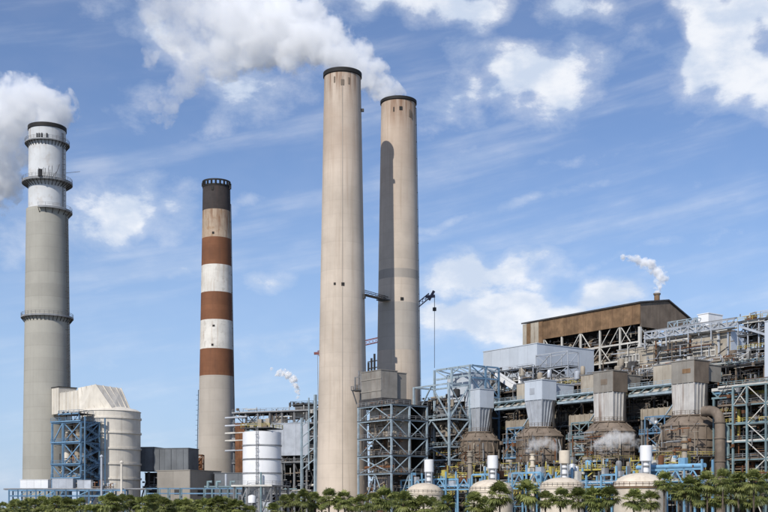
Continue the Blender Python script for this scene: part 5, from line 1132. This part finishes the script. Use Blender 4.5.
plume('steam_wisp', 'thin grey steam drifting across the third round vessel', [(at(x, y, Yw + dd), 1.35 * r_ * Yw / F) for x, y, r_, dd in ((641, 447, 2.6, -4), (634, 444, 4.5, -3), (626, 440, 6.5, -2), (617, 438, 8, -1), (608, 441, 8, 0), (600, 445, 6, 0))], .32, .3, .5, 2.2, .8)
Yw = P(US[1] + 2, -20).y
plume('steam_wisp', 'thin grey steam drifting across the second round vessel', [(at(x, y, Yw + dd), 1.35 * r_ * Yw / F) for x, y, r_, dd in ((559, 450, 2.4, -4), (553, 446, 4, -3), (545, 442, 5.5, -2), (537, 444, 6, -1), (529, 448, 4.5, 0))], .28, .3, .5, 2.2, .8)

# ================================================================== loose plant on roofs and fronts
pf = thing('pipe_run', 'tangle of vent pipes and cable trays on the beige building front', 'pipework', P(es[2], t_ - 4, 40))
clutter(pf, S(600, t_ - 3), S(735, t_ - 3), 26.2, 27.4, 44.8, 49, 22, ['steel_grey', 'galvanised', 'steel_white', 'clad_brown', 'rust', 'duct_beige', 'steel_dark'], .12, .32, random.Random(21))
for k in range(9): bar('cable_tray', P(S(600 + k * 9, 27), 27.6, 45 + k * 1.05), P(S(640 + k * 10, 27), 27.6, 45 + k * 1.05), .5, ['steel_grey', 'galvanised', 'steel_dark', 'rust'][k % 4], pf, .18)
rp = thing('pipe_run', 'roof top pipes and rails above the open boiler floors', 'pipework', P(40, 12, 43))
clutter(rp, 8, 92, 13.6, 22, 43.4, 46.4, 80, ['steel_grey', 'galvanised', 'duct_beige', 'clad_brown', 'steel_white', 'rust'], .12, .35, random.Random(22))

for ui, us in enumerate(US):
    b_ = bpy.data.objects['boiler_structure' + ('' if ui == 0 else '.%03d' % ui)]; v_ = bpy.data.objects['round_vessel' + ('' if ui == 0 else '.%03d' % ui)]; y_ = bpy.data.objects['yellow_gallery' + ('' if ui == 0 else '.%03d' % ui)]
    for k, m_ in enumerate(('steel_dark', 'clad_brown', 'steel_dark', 'steel_grey', 'duct_beige')): fittings(b_, us - 14, us + 14, 11.5, 16, 8, 44.5, (120, 70, 90, 50, 36)[k], m_, 400 + ui * 10 + k)
    for k, m_ in enumerate(('clad_brown', 'steel_grey', 'rust', 'duct_beige')): fittings(v_, us - 9, us + 10, -9.6, -8.2, 12, 27 - k, (26, 22, 16, 14)[k], m_, 500 + ui * 10 + k)
    for k, m_ in enumerate(('rail_yellow', 'clad_brown', 'steel_dark', 'steel_white', 'steel_bright_blue')): fittings(y_, us - 11, us + 13, -18.5, -11, 4, 17.5, (60, 60, 60, 30, 20)[k], m_, 600 + ui * 10 + k)
    blk('patch_plate', us - 2.2 + ui * .7, us - .4 + ui, -3.16, -3.1, ZP(BT[ui], us - 3.7, -3) - 4.6 + ui * .4, ZP(BT[ui], us - 3.7, -3) - 2.2, ('clad_white', 'galvanised', 'clad_brown', 'clad_rust')[ui], v_)
for k, m_ in enumerate(('steel_grey', 'steel_dark', 'galvanised', 'steel_white', 'clad_brown')):
    fittings(gg, gs[0], gs[-1], 16, 20, gz[1], gz[5] + 1, 90, m_, 700 + k); fittings(uf, us_[0], us_[-1], 17.5, 22, 36, 58, 70, m_, 710 + k)
    fittings(ef, fs_[0] - 5, fs_[3], -2.5, 5, 4, 38, 90, ('steel_dark', 'rust', 'steel_grey', 'duct_beige', 'clad_rust')[k], 720 + k); fittings(pf, S(600, t_ - 3), S(735, t_ - 3), 26.2, 28, 44.5, 56, 13, m_, 730 + k)
    fittings(tr, sl, sr, -9.5, -2, 8, 41, 56, ('steel_dark', 'clad_brown', 'steel_grey', 'duct_beige', 'steel_pale')[k], 740 + k); fittings(gf, gl, gr, tg + .4, tg + 5, 2, zg + 1.5, 50, ('steel_dark', 'clad_brown', 'steel_grey', 'rust', 'duct_beige')[k], 750 + k)
    fittings(rp, 5, 95, 12.5, 20, 43.4, 46.6, 50, m_, 760 + k); fittings(bh, sc_, sb, bh_t + .8, bh_t + 6, zf - 20, zf - .5, 40, ('steel_dark', 'clad_brown', 'duct_beige', 'steel_grey', 'rust')[k], 770 + k)
for z in (ZP(391, b1, tg + 4), ZP(379, b1, tg + 4)): blk('flashing', b0 - .1, b1 + .1, tg + 1.86, tg + 1.99, z, z + .3, 'clad_taupe', gb)

# ================================================================== PALMS
def fan_leaf(mb, base, d, ln, rd, seg=9):
    """one fan leaf: stalk then a folded fan of narrow blades with drooping tips"""
    d = d.normalized(); side = d.cross(UP)
    if side.length < .1: side = Vector((1, 0, 0))
    side.normalize(); nrm = side.cross(d).normalized()
    droop = Vector((0, 0, -.22 * ln)); hub = base + d * ln * .52 + droop * .25
    mb.add([base - side * .03, base + side * .03, hub], [(0, 1, 2)])
    vs = [hub]; fs = []
    for k in range(seg):
        a = R(-105 + 210 * k / (seg - 1)) + rd.uniform(-.08, .08); f = d * math.cos(a) + side * math.sin(a); l2 = ln * (.62 - .12 * abs(a) / 1.8) * rd.uniform(.85, 1.1)
        w = d.cross(nrm) * 0 + (side * math.cos(a) - d * math.sin(a)) * ln * .055
        mid = hub + f * l2 * .55 + nrm * (.05 if k % 2 else -.03); tip = hub + f * l2 + droop * (.55 + .4 * rd.random()) - nrm * .06
        o = len(vs); vs += [mid - w, mid + w, tip]; fs += [(0, o, o + 1), (o, o + 2, o + 1)]
    mb.add(vs, fs)
PAL = []
for v in range(6):
    rd = random.Random(300 + v); g1, g2 = MB(), MB()
    for i in range(52):
        e = R(rd.uniform(-58, 85)); a = rd.uniform(0, 2 * math.pi); d_ = Vector((math.cos(a) * math.cos(e), math.sin(a) * math.cos(e), math.sin(e)))
        fan_leaf(g1, Vector((0, 0, 0)) + d_ * .15, d_, rd.uniform(1.9, 2.75), rd, 13)
    for i in range(9):
        e = R(rd.uniform(-80, -45)); a = rd.uniform(0, 2 * math.pi); d_ = Vector((math.cos(a) * math.cos(e), math.sin(a) * math.cos(e), math.sin(e)))
        fan_leaf(g2, Vector((0, 0, -.2)) + d_ * .1, d_, rd.uniform(1.3, 1.9), rd, 6)
    def mesh(mb, nm, m):
        me = bpy.data.meshes.new(nm); me.from_pydata(mb.v, [], mb.f); me.materials.append(M[m]); return me
    tr_ = MB(); tr_.tube([(0, 0, -1), (.02, .01, -.55), (0, 0, -.15), (0, 0, .05)], [.19, .18, .24, .3], 9)
    PAL.append((mesh(g1, 'palm_crown', 'palm_leaf'), mesh(g2, 'palm_skirt', 'palm_dead')))
trunk_me = bpy.data.meshes.new('palm_trunk'); tb_ = MB(); tb_.tube([(0, 0, 0), (.03, 0, .04), (.0, .03, .5), (.0, .0, .93), (0, 0, 1)], [.30, .2, .17, .2, .27], 10)
trunk_me.from_pydata(tb_.v, [], tb_.f); trunk_me.materials.append(M['trunk'])
def obj_of(me, nm, par): o = bpy.data.objects.new(nm, me); COL.objects.link(o); o.parent = par; return o
NUM = ['first', 'second', 'third', 'fourth', 'fifth', 'sixth', 'seventh', 'eighth', 'ninth', 'tenth', 'eleventh', 'twelfth', 'thirteenth', 'fourteenth', 'fifteenth', 'sixteenth']
zones = [(0, 52, 'below the white container'), (52, 102, 'below the blue stair tower'), (102, 142, 'below the cream scrubber tank'), (142, 190, 'below the slate duct house'), (190, 243, 'below the striped chimney and annex'),
         (243, 284, 'below the white silo'), (284, 318, 'below the dark unit behind the silo'), (318, 357, 'in front of the front beige chimney base'), (357, 400, 'below the grey box frame'), (400, 455, 'before the farthest domed tank'),
         (455, 520, 'before the second domed tank'), (520, 600, 'before the third domed tank'), (600, 652, 'before the nearest domed tank'), (652, 712, 'below the nearest round vessel'), (712, 800, 'below the teal end frame')]
PL = [(545, 489, 238), (579, 488, 236), (678, 482, 236), (715, 487, 240), (651, 490, 240), (486, 496, 244), (404, 492, 236), (424, 496, 236), (446, 492.5, 234), (473, 492, 232), (500, 483.5, 228), (527, 481, 226), (560, 487, 226), (594, 487, 226), (609, 485.5, 224), (634, 488, 222), 
      (664, 470.5, 222), (691, 476, 220), (707, 471, 230), (723, 467.5, 218), (739, 472, 226), (754, 468.5, 216), (769, 471, 224), (433, 497, 248), (413, 498, 246),
      (303, 490, 262), (315, 492, 268), (329, 487.5, 248), (345, 489, 246), (360, 494, 256), (373, 493, 250), (384, 489, 244), (395, 491, 250), (292, 491, 266), (284, 493, 272), (352, 496, 262), (338, 495, 262), (322, 495, 266), (698, 486, 240), (731, 485, 240), (762, 484, 240), (745, 488, 246)]
rd = random.Random(77); x = 16
while x < 84: PL.append((x, 497.5 + rd.uniform(-1.5, 2.5), rd.uniform(276, 300))); x += rd.uniform(5.5, 8)
PL += [(3, 500, 300), (11, 503, 306)]; x = 104
while x < 162: PL.append((x, 494.5 + rd.uniform(-1.5, 2.5), rd.uniform(270, 292))); x += rd.uniform(5.5, 8)
x = 163
while x < 243: PL.append((x, 497.5 + rd.uniform(-1.5, 2.5), rd.uniform(270, 292))); x += rd.uniform(5.5, 8.5)
PL += [(250, 504, 276), (274, 503, 280), (90, 505, 285), (98, 504, 288)]
PL.sort(); cnt = {}
for i, (px_, py_, Y) in enumerate(PL):
    zn = next((z for z in zones if z[0] <= px_ < z[1]), zones[-1]); k = cnt.get(zn[2], 0); cnt[zn[2]] = k + 1
    p = at(px_, py_, Y); hgt = p.z - 2.15 * (1.0 if Y < 250 else .9); sc_k = (1.0 if Y < 250 else .86) * rd.uniform(.86, 1.2)
    o = thing('palm_tree', 'green fan palm %s, %s from the left there' % (zn[2], NUM[k]), 'palm', (p.x, Y, 0), 'fan palms along the shore')
    o.rotation_euler = (rd.uniform(-.03, .03), rd.uniform(-.03, .03), rd.uniform(0, 6.28))
    t_o = obj_of(trunk_me, 'trunk', o); t_o.scale = (1.0, 1.0, hgt)
    cme, sme = PAL[i % 6]
    for me, nm in ((cme, 'crown'), (sme, 'dead_fronds')):
        c_o = obj_of(me, nm, o); c_o.location = (0, 0, hgt); c_o.scale = (sc_k, sc_k, sc_k * rd.uniform(.9, 1.05)); c_o.rotation_euler = (rd.uniform(-.1, .1), rd.uniform(-.1, .1), rd.uniform(0, 6.28))
# undergrowth between the trunks
ug = MB(); rd = random.Random(5)
for i in range(420):
    Yb = rd.uniform(212, 300); xb = rd.uniform(-.37, .37) * Yb; hb = rd.uniform(1.0, 3.4) * (1.15 if xb < -10 else .8); rb_ = rd.uniform(.8, 1.9)
    for k in range(46):
        a = Vector((rd.gauss(0, 1), rd.gauss(0, 1), rd.gauss(0, 1))).normalized(); p = Vector((xb, Yb, hb * .5)) + Vector((a.x * rb_, a.y * rb_, a.z * hb * .5)) * rd.uniform(.6, 1.05)
        u = Vector((rd.gauss(0, 1), rd.gauss(0, 1), rd.gauss(0, 1))).normalized() * rd.uniform(.22, .5); w = u.cross(Vector((rd.gauss(0, 1), rd.gauss(0, 1), rd.gauss(0, 1)))).normalized() * .16
        ug.add([p - u, p + w, p + u, p - w], [(0, 1, 2, 3)])
tag(ug.build('undergrowth', 'shrub_leaf'), 'dense green shrub undergrowth between the palm trunks', 'undergrowth', kind='stuff')
